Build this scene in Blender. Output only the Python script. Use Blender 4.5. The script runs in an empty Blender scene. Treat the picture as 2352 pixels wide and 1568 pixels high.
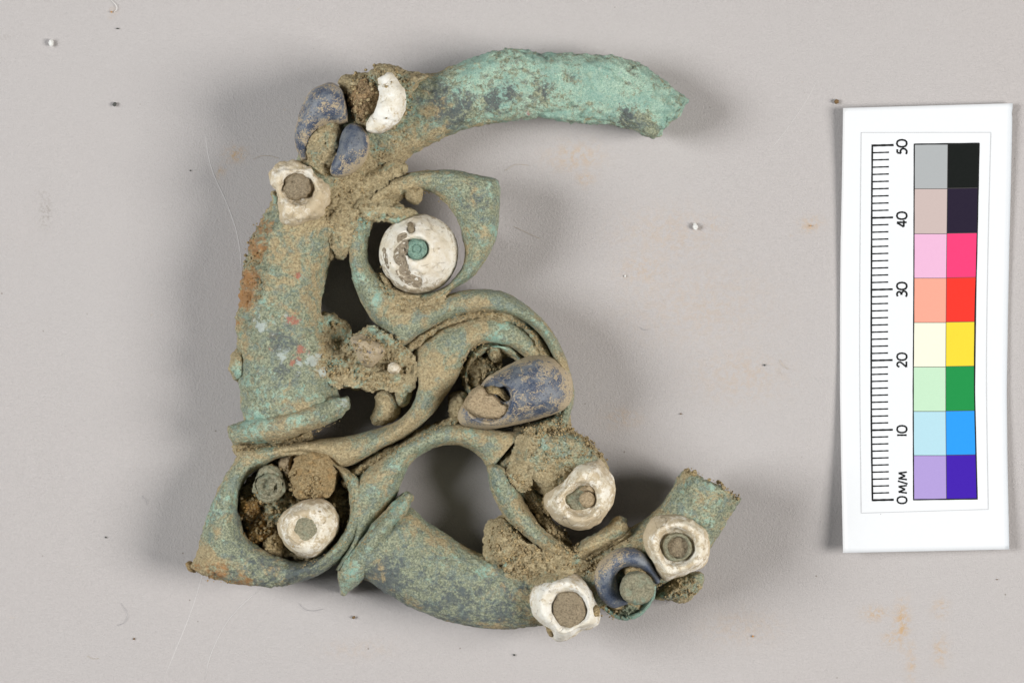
import bpy, bmesh, math, random
import numpy as np
from mathutils import Vector

random.seed(7)
rng = np.random.default_rng(11)
S = bpy.context.scene
COL = S.collection
MM = 0.001
D = 520.0          # camera height above the paper, mm
K = 16.34          # traced units per mm on the paper
CX, CY = 1176.0, 784.0

# ------------------------------------------------------------------ camera, world, lamps, exposure
cam_d = bpy.data.cameras.new('camera')
cam = bpy.data.objects.new('camera', cam_d)
COL.objects.link(cam)
cam.location = (0, 0, D * MM)
cam_d.sensor_width = 36.0
cam_d.lens = 36.0 * D / (2352.0 / K)
cam_d.clip_start = 0.01
cam_d.clip_end = 10.0
S.camera = cam

W = bpy.data.worlds.new('World')
S.world = W
W.use_nodes = True
W.node_tree.nodes['Background'].inputs[0].default_value = (0.93, 0.96, 1.0, 1)
W.node_tree.nodes['Background'].inputs[1].default_value = 0.07

def lamp(name, az, el, dist, size, power, col):
    l = bpy.data.lights.new(name, 'AREA')
    l.shape = 'DISK'
    l.size = size * MM
    l.energy = power
    l.color = col
    o = bpy.data.objects.new(name, l)
    COL.objects.link(o)
    a, e = math.radians(az), math.radians(el)
    p = Vector((math.cos(a) * math.cos(e), math.sin(a) * math.cos(e), math.sin(e))) * dist * MM
    o.location = p
    o.rotation_euler = (-p).to_track_quat('-Z', 'Y').to_euler()
    return o

lamp('studio_lamp', 176, 40, 900, 430, 8.3, (0.97, 0.985, 1.0))
lamp('studio_lamp', -6, 40, 900, 430, 9.2, (1.0, 0.972, 0.945))

S.view_settings.view_transform = 'Standard'
S.view_settings.look = 'None'
S.view_settings.exposure = 0.0
S.view_settings.gamma = 1.0

# ------------------------------------------------------------------ numeric helpers
def P3(dx, dy, z, zref=None):
    """traced point on the plane at height z (mm) -> place in mm"""
    zr = z if zref is None else zref
    f = (D - zr) / D / K
    return np.stack([(np.asarray(dx, float) - CX) * f, -(np.asarray(dy, float) - CY) * f,
                     np.asarray(z, float) + 0 * np.asarray(dx, float)], -1)

def to_d(V):
    f = K * D / (D - V[:, 2])
    return V[:, 0] * f + CX, -V[:, 1] * f + CY

def _hash(ix, iy, iz, seed):
    h = (ix * 374761393 + iy * 668265263 + iz * 2147483647 + seed * 974634777) & 0xFFFFFFFF
    h = ((h ^ (h >> 13)) * 1274126177) & 0xFFFFFFFF
    h = ((h ^ (h >> 16)) * 2246822519) & 0xFFFFFFFF
    return ((h ^ (h >> 15)) & 0xFFFFFF) / float(0xFFFFFF)

def vnoise(V, scale, seed=0):
    p = V * scale + 137.31
    i = np.floor(p).astype(np.int64)
    f = p - i
    f = f * f * (3 - 2 * f)
    r = 0
    for a in (0, 1):
        for b in (0, 1):
            for c in (0, 1):
                w = (f[:, 0] if a else 1 - f[:, 0]) * (f[:, 1] if b else 1 - f[:, 1]) * (f[:, 2] if c else 1 - f[:, 2])
                r = r + w * _hash(i[:, 0] + a, i[:, 1] + b, i[:, 2] + c, seed)
    return r * 2 - 1

def fbm(V, scale, octv=3, seed=0, gain=0.5):
    r, a = 0, 1.0
    for k in range(octv):
        r = r + a * vnoise(V, scale * 2.03 ** k, seed + 17 * k)
        a *= gain
    return r

def sstep(a, b, x):
    t = np.clip((x - a) / (b - a), 0, 1)
    return t * t * (3 - 2 * t)

def spline(pts, n, closed=False):
    """Catmull-Rom through pts, n points evenly spaced by length"""
    p = np.asarray(pts, float)
    m = len(p)
    out = []
    segs = m if closed else m - 1
    for i in range(segs):
        if closed:
            a, b, c, d = p[(i - 1) % m], p[i], p[(i + 1) % m], p[(i + 2) % m]
        else:
            b, c = p[i], p[i + 1]
            a = p[i - 1] if i else 2 * b - c
            d = p[i + 2] if i + 2 < m else 2 * c - b
        t = np.linspace(0, 1, 14, endpoint=False)[:, None]
        out.append(0.5 * (2 * b + (c - a) * t + (2 * a - 5 * b + 4 * c - d) * t ** 2 + (3 * b - a - 3 * c + d) * t ** 3))
    q = np.concatenate(out + [p[:1] if closed else p[-1:]])
    s = np.r_[0, np.cumsum(np.linalg.norm(np.diff(q, axis=0), axis=1))]
    u = np.linspace(0, s[-1], n, endpoint=not closed)
    return np.stack([np.interp(u, s, q[:, k]) for k in range(q.shape[1])], 1)

# ------------------------------------------------------------------ height map of what has been built
HC = 4.0
HM = np.zeros((int(1568 / HC) + 2, int(2352 / HC) + 2))
EXC = np.zeros(HM.shape, bool)
def add_height(V):
    dx, dy = to_d(V)
    i = np.clip((dy / HC).astype(int), 0, HM.shape[0] - 1)
    j = np.clip((dx / HC).astype(int), 0, HM.shape[1] - 1)
    np.maximum.at(HM, (i, j), V[:, 2])
def height_at(dx, dy):
    i = np.clip((np.asarray(dy) / HC).astype(int), 1, HM.shape[0] - 2)
    j = np.clip((np.asarray(dx) / HC).astype(int), 1, HM.shape[1] - 2)
    h = HM[i, j]
    nb = np.maximum.reduce([HM[i + 1, j], HM[i - 1, j], HM[i, j + 1], HM[i, j - 1]])
    return np.where(h > 0, h, nb)

# ------------------------------------------------------------------ patina and dirt spots (traced places)
#   x, y, radius, amount
SP = {
 'turq': [(1250, 190, 150, .42), (1100, 210, 120, .34), (1420, 210, 130, .48), (1520, 250, 60, .30), (990, 270, 40, .25), (1110, 440, 45, .26),
          (1130, 520, 45, .12), (820, 640, 24, .28), (860, 690, 22, .2), (1160, 746, 16, .4), (1230, 720, 40, .16), (1140, 792, 26, .5), (1085, 815, 14, .45), (1060, 985, 40, .15),
          (620, 870, 60, .14), (590, 1000, 40, .22), (680, 965, 22, .42), (690, 1285, 14, .45), (560, 1290, 16, .42), (500, 1160, 60, .12),
          (820, 1300, 50, .2), (1050, 1330, 50, .2), (1110, 1310, 26, .28), (1000, 1400, 50, .12), (900, 1040, 40, .12), (1160, 1130, 40, .14),
          (1640, 1180, 60, .14), (1450, 1410, 50, .5), (650, 900, 50, .16), (860, 470, 50, .22), (900, 480, 40, .25), (590, 960, 40, .2), (640, 790, 40, .15)],
 'soil': [(680, 600, 110, .20), (740, 480, 90, .36), (850, 400, 90, .42), (960, 300, 60, .22), (930, 350, 50, .3), (930, 700, 60, .34), (1000, 690, 60, .25), (880, 740, 60, .14),
          (1080, 730, 60, .22), (980, 850, 90, .22), (900, 1010, 60, .28), (700, 1030, 90, .36), (790, 1020, 50, .3), (560, 1040, 40, .4), (1150, 1010, 60, .22),
          (1060, 1060, 60, .2), (1190, 1240, 80, .30), (1300, 1280, 110, .30), (1380, 1250, 80, .28), (1500, 1180, 70, .16), (900, 430, 50, .36),
          (1060, 500, 60, .14), (620, 1230, 60, .12), (470, 1300, 40, .34), (850, 1080, 50, .15), (950, 430, 40, .3), (1350, 270, 40, .15),
          (1450, 280, 60, .12), (1010, 1220, 60, .12), (1590, 1110, 60, .1), (770, 600, 40, .2), (740, 800, 50, .22), (600, 700, 50, .1), (1290, 800, 60, .2), (930, 1180, 60, .1)],
 'clean': [(1200, 190, 110, .3), (1350, 200, 120, .38), (1480, 230, 90, .45), (1110, 500, 60, .12), (650, 860, 60, .1), (1000, 1350, 120, .12)],
 'rust': [(562, 685, 26, .62), (576, 640, 30, .5), (590, 570, 32, .42), (608, 520, 30, .34), (552, 740, 16, .3), (500, 1315, 34, .36), (560, 1336, 26, .36), (448, 1302, 16, .3),
          (735, 1065, 26, .2), (770, 1090, 20, .2), (570, 1180, 30, .3), (600, 1250, 24, .2), (600, 560, 22, .25), (1560, 1215, 10, .1)],
 'red':  [(683, 632, 10, .75), (672, 732, 20, .75), (690, 802, 14, .8), (676, 828, 16, .75), (618, 800, 10, .5), (1214, 258, 9, .6), (650, 940, 8, .5), (644, 965, 10, .55), (700, 806, 12, .4)],
 'pale': [(625, 745, 34, .45), (600, 750, 20, .6), (655, 725, 14, .5), (650, 815, 24, .6), (715, 830, 24, .75), (735, 855, 14, .7), (790, 925, 14, .55), (770, 935, 30, .2), (1212, 262, 8, .6),
          (590, 735, 20, .3), (680, 845, 30, .35), (1250, 150, 90, .26), (1400, 160, 60, .2), (1540, 230, 40, .24), (1000, 280, 26, .26), (1090, 225, 30, .2), (1160, 300, 50, .1)],
 'dark': [(1010, 240, 50, .34), (1160, 215, 34, .42), (1130, 235, 28, .4), (1250, 205, 34, .3), (1440, 265, 50, .3), (1320, 180, 20, .25), (900, 1370, 90, .18), (1050, 1410, 100, .2), (1160, 1400, 70, .16), (880, 1330, 50, .3), (660, 840, 50, .22), (640, 780, 40, .3),
          (560, 1180, 30, .25), (600, 1300, 80, .22), (700, 1310, 60, .3), (1360, 240, 40, .16), (1100, 460, 40, .2), (1060, 250, 50, .25), (1040, 270, 30, .2)],
}

def masks(dx, dy):
    out = {}
    for k, L in SP.items():
        a = np.zeros(len(dx))
        for (x, y, r, v) in L:
            d2 = ((dx - x) ** 2 + (dy - y) ** 2) / (r * r)
            a = np.maximum(a * 1.0, a * 0.45 + v * np.exp(-d2 * 0.9))
        out[k] = a
    return out

# ------------------------------------------------------------------ mesh makers
def link(name, me, parent=None, mat=None, kind=None, label=None):
    o = bpy.data.objects.new(name, me)
    COL.objects.link(o)
    if parent is not None:
        o.parent = parent
    if mat is not None:
        me.materials.append(mat)
    if kind:
        o['kind'] = kind
    if label:
        o['label'] = label
    return o

def mesh_from(name, V, Q=None, T=None, smooth=True):
    me = bpy.data.meshes.new(name)
    nq = 0 if Q is None else len(Q)
    nt = 0 if T is None else len(T)
    me.vertices.add(len(V))
    me.vertices.foreach_set('co', (np.asarray(V, float) * MM).ravel())
    idx = []
    if nq: idx.append(np.asarray(Q).ravel())
    if nt: idx.append(np.asarray(T).ravel())
    idx = np.concatenate(idx).astype(np.int32)
    me.loops.add(len(idx))
    me.loops.foreach_set('vertex_index', idx)
    me.polygons.add(nq + nt)
    st = np.r_[np.arange(nq) * 4, nq * 4 + np.arange(nt) * 3].astype(np.int32)
    tot = np.r_[np.full(nq, 4), np.full(nt, 3)].astype(np.int32)
    me.polygons.foreach_set('loop_start', st)
    me.polygons.foreach_set('loop_total', tot)
    me.polygons.foreach_set('use_smooth', np.full(nq + nt, smooth))
    me.update(calc_edges=True)
    me.validate()
    return me

def normals(V, Q):
    a, b, c, d = V[Q[:, 0]], V[Q[:, 1]], V[Q[:, 2]], V[Q[:, 3]]
    n = np.cross(c - a, d - b)
    N = np.zeros_like(V)
    for k in range(4):
        np.add.at(N, Q[:, k], n)
    return N / (np.linalg.norm(N, axis=1, keepdims=True) + 1e-9)

def attr(me, name, val):
    a = me.attributes.new(name, 'FLOAT', 'POINT')
    a.data.foreach_set('value', np.asarray(val, np.float32))

def finish(name, V, Q, mat, parent, noise=((1.2, .12), (3.5, .05)), seed=0, rough_at=None, dents=(), bias=None, label=None, kind=None, edge=None, pits=0.0):
    """displace along the normals, write the dirt masks, link"""
    N = normals(V, Q)
    d = np.zeros(len(V))
    dx, dy = to_d(V)
    amp = np.ones(len(V))
    if rough_at is not None:
        for (x, y, r, a) in rough_at:
            amp += a * np.exp(-((dx - x) ** 2 + (dy - y) ** 2) / (r * r))
    for i, (sc, am) in enumerate(noise):
        d += am * fbm(V, sc, 2, seed + 31 * i) * (amp if sc > 0.5 else 1)
    if pits:
        q = vnoise(V, 1.7, seed + 77) + 0.6 * vnoise(V, 3.9, seed + 78)
        d -= pits * sstep(0.45, 0.8, q)
    V = V + N * d[:, None]
    for (x, y, r, dep) in dents:
        rr = np.sqrt((dx - x) ** 2 + (dy - y) ** 2)
        V[:, 2] -= dep * (1 - sstep(r * 0.86, r * 1.06, rr)) * (N[:, 2] > -0.2)
    V[:, 2] = np.maximum(V[:, 2], 0.02)
    me = mesh_from(name, V, Q)
    m = masks(dx, dy)
    for k in m:
        v = m[k] + (bias or {}).get(k, 0)
        if k == 'soil' and edge is not None:
            v = v + edge
        attr(me, 'm_' + k, v)
    add_height(V)
    if name in ('shell_bead', 'shell_crescent', 'glass_inlay', 'glass_bead', 'stud', 'bead_core', 'clay_plug', 'pebble'):
        EXC[np.clip((dy / HC).astype(int), 0, HM.shape[0] - 1), np.clip((dx / HC).astype(int), 0, HM.shape[1] - 1)] = True
    return link(name, me, parent, mat, kind, label)

def grid_quads(n, m, close_n=False, close_m=True):
    i = np.arange(n if close_n else n - 1)
    j = np.arange(m if close_m else m - 1)
    I, J = np.meshgrid(i, j, indexing='ij')
    I2, J2 = (I + 1) % n, (J + 1) % m
    return np.stack([I * m + J, I2 * m + J, I2 * m + J2, I * m + J2], -1).reshape(-1, 4)

def ribbon(name, L, R, zs, mat, parent, closed=False, step=.28, e=(1.0, 1.0), skew=0.0, cap=0.5, cap0=None, groove=None, edge_soil=0.12, **kw):
    """a band lofted between two traced edges. zs: (t, centre height, rise, drop)"""
    p = np.asarray(L, float)
    length = max(np.linalg.norm(np.diff(np.asarray(q, float), axis=0), axis=1).sum() for q in (L, R)) / K
    n = max(int(length / step), 12)
    l, r = spline(L, n, closed), spline(R, n, closed)
    t = np.linspace(0, 1, n, endpoint=not closed)
    zs = np.asarray(zs, float)
    if closed:
        zs = np.concatenate([zs, zs[:1] + [[1, 0, 0, 0]]])
    zc, ht, hb = (np.interp(t, zs[:, 0], zs[:, k]) for k in (1, 2, 3))
    ker = np.ones(9) / 9
    if n > 30:
        for arr in (zc, ht, hb):
            pad = np.r_[arr[-8:], arr, arr[:8]] if closed else np.r_[np.full(8, arr[0]), arr, np.full(8, arr[-1])]
            arr[:] = np.convolve(np.convolve(pad, ker, 'same'), ker, 'same')[8:-8]
    l3, r3 = P3(l[:, 0], l[:, 1], zc), P3(r[:, 0], r[:, 1], zc)
    mid, half = (l3 + r3) / 2, (r3 - l3) / 2
    w = np.linalg.norm(half, axis=1)
    circ = 2 * math.pi * np.sqrt((w.max() ** 2 + ht.max() ** 2) / 2)
    m = max(int(circ / step), 16)
    m += m % 2
    th = np.linspace(0, 2 * math.pi, m, endpoint=False)
    c, s = np.cos(th), np.sin(th)
    cu = np.sign(c) * np.abs(c) ** e[0]
    su = np.sign(s) * np.abs(s) ** e[1]
    def section(i, k=1.0, off=0.0, ax=None):
        h = np.where(su > 0, ht[i], hb[i])
        q = mid[i] - half[i] * (cu * k)[:, None]
        q[:, 2] += su * h * k * (1 + skew * -cu)
        if groove is not None:
            q[:, 2] -= (su > 0) * groove[1] * np.exp(-((-cu - groove[0]) / groove[2]) ** 2) * k
        if ax is not None:
            q = q + ax * off
        return q
    rows = []
    us = []
    if not closed:
        ax0 = mid[0] - mid[min(4, n - 1)]; ax0 /= np.linalg.norm(ax0) + 1e-9
        ax1 = mid[-1] - mid[max(-5, -n)]; ax1 /= np.linalg.norm(ax1) + 1e-9
        caps = [(0.0, 1.0), (0.25, .97), (.5, .86), (.72, .66), (.88, .45), (.97, .22)]
        c0 = cap if cap0 is None else cap0
        for k, b in caps:
            rows.append(section(0, max(k, .001), c0 * b * min(w[0], ht[0] + .01), ax0))
    for i in range(n):
        rows.append(section(i))
    if not closed:
        for k, b in caps[::-1]:
            rows.append(section(n - 1, max(k, .001), cap * b * min(w[-1], ht[-1] + .01), ax1))
    V = np.concatenate(rows)
    Q = grid_quads(len(rows), m, closed, True)
    ed = np.tile(edge_soil * sstep(.55, 1.0, np.abs(cu)) - .03, len(rows))
    return finish(name, V, Q, mat, parent, edge=ed, **kw)

def disc(name, outline, c, prof, mat, parent, step=.26, edge=None, **kw):
    """a lump or bead: traced outline, radial profile (fraction of the outline, height)"""
    c = np.asarray(c, float)
    if isinstance(outline, (int, float)):
        outline = [(c[0] + outline * math.cos(a), c[1] + outline * math.sin(a)) for a in np.linspace(0, 2 * math.pi, 20, endpoint=False)]
        jr = np.random.default_rng(int(abs(c[0] * 7 + c[1] * 13)))
        jit = 1 + (.035 if name not in ('shell_bead', 'stud') else 0.0) * jr.normal(size=20)
        outline = [tuple(c + (np.asarray(p) - c) * k) for p, k in zip(outline, jit)]
    elif len(outline) == 2 and not hasattr(outline[0], '__len__'):
        outline = [(c[0] + outline[0] * math.cos(a), c[1] + outline[1] * math.sin(a)) for a in np.linspace(0, 2 * math.pi, 20, endpoint=False)]
        jr = np.random.default_rng(int(abs(c[0] * 7 + c[1] * 13)))
        outline = [tuple(c + (np.asarray(p) - c) * k) for p, k in zip(outline, 1 + .035 * jr.normal(size=20))]
    o = np.asarray(outline, float)
    per = np.linalg.norm(np.diff(np.r_[o, o[:1]], axis=0), axis=1).sum() / K
    m = max(int(per / step), 14)
    o = spline(outline, m, True)
    pr = np.asarray(prof, float)
    R = np.linalg.norm(o - c, axis=1).mean() / K
    pr2 = spline(np.stack([pr[:, 0] * R, pr[:, 1]], 1), 60)
    ln = np.linalg.norm(np.diff(pr2, axis=0), axis=1).sum()
    n = max(int(ln / step), 6)
    pr2 = spline(np.stack([pr[:, 0] * R, pr[:, 1]], 1), n)
    rr, zz = np.clip(pr2[:, 0] / R, 0.002, None), pr2[:, 1]
    zref = pr[np.argmax(pr[:, 0]), 1]
    rows = []
    for k in range(n):
        q = c + (o - c) * rr[k]
        rows.append(P3(q[:, 0], q[:, 1], zz[k] + np.zeros(m), zref))
    V = np.concatenate(rows)
    Q = grid_quads(n, m, False, True)
    a, b = V[Q[0]], None
    if normals(V, Q)[m:2 * m, 2].mean() < 0:
        Q = Q[:, ::-1]
    ed = np.repeat(.22 * sstep(.82, 1.0, rr) * (np.arange(n) >= 0), m)
    return finish(name, V, Q, mat, parent, edge=ed, **kw)

def dome(zt, zb, flat=.55, lip=.25):
    """profile of a rounded bead from its top to its underside"""
    h = zt - zb
    return [(0, zt), (flat * .6, zt - .01 * h), (flat, zt - .05 * h), (flat + (1 - flat) * .5, zt - .17 * h), (.94, zt - .36 * h), (1, zt - .58 * h), (.97, zt - .8 * h), (.86, zb)]

def torus_prof(zt, zb, hole=.45, dip=.9):
    return [(0, zt - dip), (hole * .8, zt - dip), (hole, zt - dip * .75), (hole * 1.15, zt - dip * .35), (hole + (1 - hole) * .42, zt), (.84, zt - .14 * (zt - zb)), (.95, zt - .36 * (zt - zb)), (1, zt - .6 * (zt - zb)), (.96, zt - .85 * (zt - zb)), (.8, zb)]

# an icosphere to make crumbs from
_bm = bmesh.new()
bmesh.ops.create_icosphere(_bm, subdivisions=2, radius=1)
_bm.verts.ensure_lookup_table()
ICO_V = np.array([v.co[:] for v in _bm.verts])
ICO_T = np.array([[v.index for v in f.verts] for f in _bm.faces])
_bm.free()
_bm = bmesh.new()
bmesh.ops.create_icosphere(_bm, subdivisions=1, radius=1)
ICO1_V = np.array([v.co[:] for v in _bm.verts])
ICO1_T = np.array([[v.index for v in f.verts] for f in _bm.faces])
_bm.free()

def rotm(r):
    q = r.normal(size=4); q /= np.linalg.norm(q)
    w, x, y, z = q
    return np.array([[1 - 2 * (y * y + z * z), 2 * (x * y - z * w), 2 * (x * z + y * w)],
                     [2 * (x * y + z * w), 1 - 2 * (x * x + z * z), 2 * (y * z - x * w)],
                     [2 * (x * z - y * w), 2 * (y * z + x * w), 1 - 2 * (x * x + y * y)]])

def grains(name, spots, mat, parent, seed=1, sink=.35):
    """many soil grains as one mesh. spots: (x, y, radius_mm[, height])"""
    r = np.random.default_rng(seed)
    Vs, Ts, off = [], [], 0
    for s in spots:
        x, y, rad = s[:3]
        z = float(s[3]) if len(s) > 3 else float(height_at(x, y)) + rad * (0.5 - sink)
        if len(s) <= 3 and (z < 1.0 or (EXC[int(y / HC), int(x / HC)] and r.random() < .96)):
            continue
        bv, bt = (ICO_V, ICO_T) if rad > .3 else (ICO1_V, ICO1_T)
        sc = rad * (0.75 + .5 * r.random(3))
        v = (bv * (1 + .22 * r.normal(size=(len(bv), 1)) * (.4 if rad > .3 else .35))) * sc
        v = v @ rotm(r).T
        v = v + P3(x, y, z)
        Vs.append(v); Ts.append(bt + off); off += len(v)
    V, T = np.concatenate(Vs), np.concatenate(Ts)
    me = mesh_from(name, V, None, T)
    dx, dy = to_d(V)
    m = masks(dx, dy)
    for k in m:
        attr(me, 'm_' + k, m[k])
    return link(name, me, parent, mat, 'stuff')

def along(path, n, width, rmin, rmax, seed=0):
    r = np.random.default_rng(seed)
    q = spline(path, 200)
    out = []
    for k in range(n):
        p = q[r.integers(0, 200)] + r.normal(size=2) * width
        out.append((p[0], p[1], .7 * (rmin + (rmax - rmin) * r.random() ** 3.5)))
    return out

def within(c, rad, n, rmin, rmax, seed=0):
    r = np.random.default_rng(seed)
    rad = (rad, rad) if not hasattr(rad, '__len__') else rad
    out = []
    for k in range(n):
        a, q = r.random() * 6.283, math.sqrt(r.random())
        out.append((c[0] + rad[0] * q * math.cos(a), c[1] + rad[1] * q * math.sin(a), .7 * (rmin + (rmax - rmin) * r.random() ** 3.5)))
    return out

# ------------------------------------------------------------------ materials
class NT:
    def __init__(s, name):
        s.m = bpy.data.materials.new(name)
        s.m.use_nodes = True
        s.t = s.m.node_tree
        s.b = s.t.nodes['Principled BSDF']
        tc = s.t.nodes.new('ShaderNodeTexCoord')
        mp = s.t.nodes.new('ShaderNodeVectorMath'); mp.operation = 'SCALE'
        mp.inputs['Scale'].default_value = 1000.0
        s.t.links.new(tc.outputs['Object'], mp.inputs[0])
        s.co = mp.outputs[0]
    def set(s, sock, v):
        if hasattr(v, 'is_linked') or isinstance(v, bpy.types.NodeSocket):
            s.t.links.new(v, sock)
        else:
            if isinstance(v, tuple) and len(v) == 3 and sock.type == 'RGBA':
                v = v + (1,)
            sock.default_value = v
    def noise(s, scale, detail=3, rough=.55, dist=0.0, off=None):
        n = s.t.nodes.new('ShaderNodeTexNoise')
        co = s.co
        if off is not None:
            a = s.t.nodes.new('ShaderNodeVectorMath'); a.operation = 'ADD'
            s.t.links.new(s.co, a.inputs[0]); a.inputs[1].default_value = off
            co = a.outputs[0]
        s.t.links.new(co, n.inputs['Vector'])
        n.inputs['Scale'].default_value = scale
        n.inputs['Detail'].default_value = detail
        n.inputs['Roughness'].default_value = rough
        n.inputs['Distortion'].default_value = dist
        return n.outputs['Fac']
    def voro(s, scale, feature='F1', rand=1.0):
        n = s.t.nodes.new('ShaderNodeTexVoronoi')
        n.feature = feature
        s.t.links.new(s.co, n.inputs['Vector'])
        n.inputs['Scale'].default_value = scale
        n.inputs['Randomness'].default_value = rand
        return n.outputs['Distance']
    def at(s, name):
        n = s.t.nodes.new('ShaderNodeAttribute')
        n.attribute_name = name
        return n.outputs['Fac']
    def math(s, op, a, b=0.0, clamp=False):
        n = s.t.nodes.new('ShaderNodeMath'); n.operation = op; n.use_clamp = clamp
        s.set(n.inputs[0], a); s.set(n.inputs[1], b)
        return n.outputs[0]
    def ramp(s, x, a, b, lo=0.0, hi=1.0):
        n = s.t.nodes.new('ShaderNodeMapRange'); n.interpolation_type = 'SMOOTHSTEP'
        s.set(n.inputs[0], x)
        n.inputs[1].default_value = a; n.inputs[2].default_value = b
        n.inputs[3].default_value = lo; n.inputs[4].default_value = hi
        return n.outputs[0]
    def mix(s, f, a, b):
        n = s.t.nodes.new('ShaderNodeMix'); n.data_type = 'RGBA'
        s.set(n.inputs[0], f); s.set(n.inputs[6], a); s.set(n.inputs[7], b)
        return n.outputs[2]
    def bump(s, h, dist, strength=1.0, prev=None):
        n = s.t.nodes.new('ShaderNodeBump')
        s.set(n.inputs['Height'], h)
        n.inputs['Distance'].default_value = dist * MM
        n.inputs['Strength'].default_value = strength
        if prev is not None:
            s.t.links.new(prev, n.inputs['Normal'])
        return n.outputs[0]
    def out(s, color, rough=.8, spec=.3, normal=None, metal=0.0):
        s.set(s.b.inputs['Base Color'], color)
        s.set(s.b.inputs['Roughness'], rough)
        s.set(s.b.inputs['Specular IOR Level'], spec)
        s.set(s.b.inputs['Metallic'], metal)
        if normal is not None:
            s.t.links.new(normal, s.b.inputs['Normal'])
        return s.m

def soil_colour(n, fine, big):
    c = n.mix(n.ramp(fine, .30, .70), (.225, .17, .085), (.63, .515, .305))
    return n.mix(n.ramp(big, .42, .66, 0, .35), c, (.50, .355, .17))

def bronze_mat(name, tq=0.0, sl=0.0):
    n = NT(name)
    big = n.noise(.22, 4, .6)
    med = n.noise(.75, 5, .66, .4)
    med2 = n.noise(.8, 6, .74, .5, (31, 7, 3))
    med3 = n.noise(1.0, 6, .76, .3, (-13, 41, 9))
    med4 = n.noise(.45, 6, .74, .8, (-3, 11, 29))
    fine = n.noise(3.4, 5, .74)
    fine2 = n.noise(5.0, 4, .75, 0, (3, 3, 30))
    fine3 = n.noise(1.7, 6, .76, .4, (13, 5, 50))
    def val(x, k, f, kf, add):
        a = n.math('MULTIPLY', n.math('SUBTRACT', x, .5), k)
        b = n.math('MULTIPLY', n.math('SUBTRACT', f, .5), kf)
        return n.math('ADD', n.math('ADD', a, b), add)
    c = n.mix(n.ramp(fine, .32, .68), (.10, .122, .080), (.48, .505, .335))
    c = n.mix(n.ramp(val(med, 1.6, fine3, .9, 0.0), -.02, .16, 0, .8), c, n.mix(n.ramp(fine2, .36, .64), (.095, .135, .122), (.33, .395, .325)))
    c = n.mix(n.ramp(val(med2, 1.7, fine3, .8, n.math('MULTIPLY', n.at('m_dark'), 1.3)), .17, .46, 0, .8), c, n.mix(fine, (.045, .065, .075), (.12, .14, .15)))
    # green corrosion
    t = val(med3, 1.7, fine3, .9, n.math('ADD', n.math('SUBTRACT', n.at('m_turq'), n.math('MULTIPLY', n.at('m_dark'), .9)), tq + .05))
    t = n.math('ADD', t, n.math('MULTIPLY', n.math('SUBTRACT', big, .5), .9))
    tc = n.mix(n.ramp(fine2, .36, .64), (.225, .42, .32), (.60, .77, .61))
    tc = n.mix(n.ramp(big, .45, .6, 0, .45), tc, (.19, .39, .34))
    tc = n.mix(n.ramp(med, .54, .66, 0, .5), tc, (.58, .70, .50))
    c = n.mix(n.ramp(t, .13, .38, 0, .92), c, tc)
    # earth clinging to it
    sv = val(med4, 1.8, fine3, .42, n.math('ADD', n.math('SUBTRACT', n.at('m_soil'), n.at('m_clean')), sl + .02))
    sv = n.math('ADD', sv, n.math('MULTIPLY', n.math('SUBTRACT', fine2, .5), .28))
    sv = n.math('ADD', sv, n.math('MULTIPLY', n.math('SUBTRACT', n.noise(.16, 4, .65, .5, (70, 3, 1)), .5), 1.25))
    c = n.mix(n.ramp(sv, -.02, .30, 0, .93), c, soil_colour(n, fine, med3))
    r = val(med3, 1.2, fine3, .5, n.at('m_rust'))
    c = n.mix(n.ramp(r, .2, .42, 0, .85), c, n.mix(fine, (.26, .11, .04), (.56, .29, .10)))
    p = val(med2, 1.9, fine3, 1.0, n.at('m_pale'))
    c = n.mix(n.ramp(p, .42, .66, 0, .85), c, n.mix(fine, (.42, .50, .46), (.70, .74, .68)))
    d = val(med3, 2.0, fine3, 1.0, n.at('m_red'))
    c = n.mix(n.ramp(d, .46, .70, 0, .85), c, n.mix(fine, (.36, .11, .07), (.55, .22, .15)))
    pit = n.ramp(n.noise(2.6, 2, .6, .2, (40, 4, 4)), .33, .24, 0, .55)
    c = n.mix(pit, c, (.06, .065, .05))
    h = n.math('ADD', n.math('MULTIPLY', fine, .7), n.math('ADD', n.math('MULTIPLY', fine3, .8), n.math('MULTIPLY', n.noise(9, 3, .7), .35)))
    nm = n.bump(h, .34, 1.0)
    ro = n.ramp(sv, -.05, .2, .36, .95)
    return n.out(c, ro, .5, nm)

def soil_mat(name, a=(.18, .13, .062), b=(.67, .53, .305), c2=(.56, .41, .19)):
    n = NT(name)
    fine = n.noise(3.6, 5, .7)
    fine2 = n.noise(7.5, 3, .7, 0, (9, 9, 9))
    med = n.noise(.9, 4, .62)
    c = n.mix(n.ramp(fine, .33, .68), a, b)
    c = n.mix(n.ramp(med, .48, .66, 0, .6), c, c2)
    c = n.mix(n.ramp(fine2, .58, .7, 0, .6), c, (.60, .51, .36))
    g = n.math('ADD', n.at('m_turq'), n.math('MULTIPLY', n.math('SUBTRACT', med, .45), .9))
    c = n.mix(n.ramp(g, .3, .5, 0, .6), c, n.mix(fine, (.12, .25, .21), (.27, .42, .35)))
    r = n.math('ADD', n.at('m_rust'), n.math('MULTIPLY', n.math('SUBTRACT', fine, .5), .8))
    c = n.mix(n.ramp(r, .25, .5, 0, .7), c, (.36, .17, .06))
    h = n.math('ADD', n.math('MULTIPLY', fine, .8), n.math('MULTIPLY', fine2, .5))
    return n.out(c, .97, .12, n.bump(h, .42, 1.0))

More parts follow.
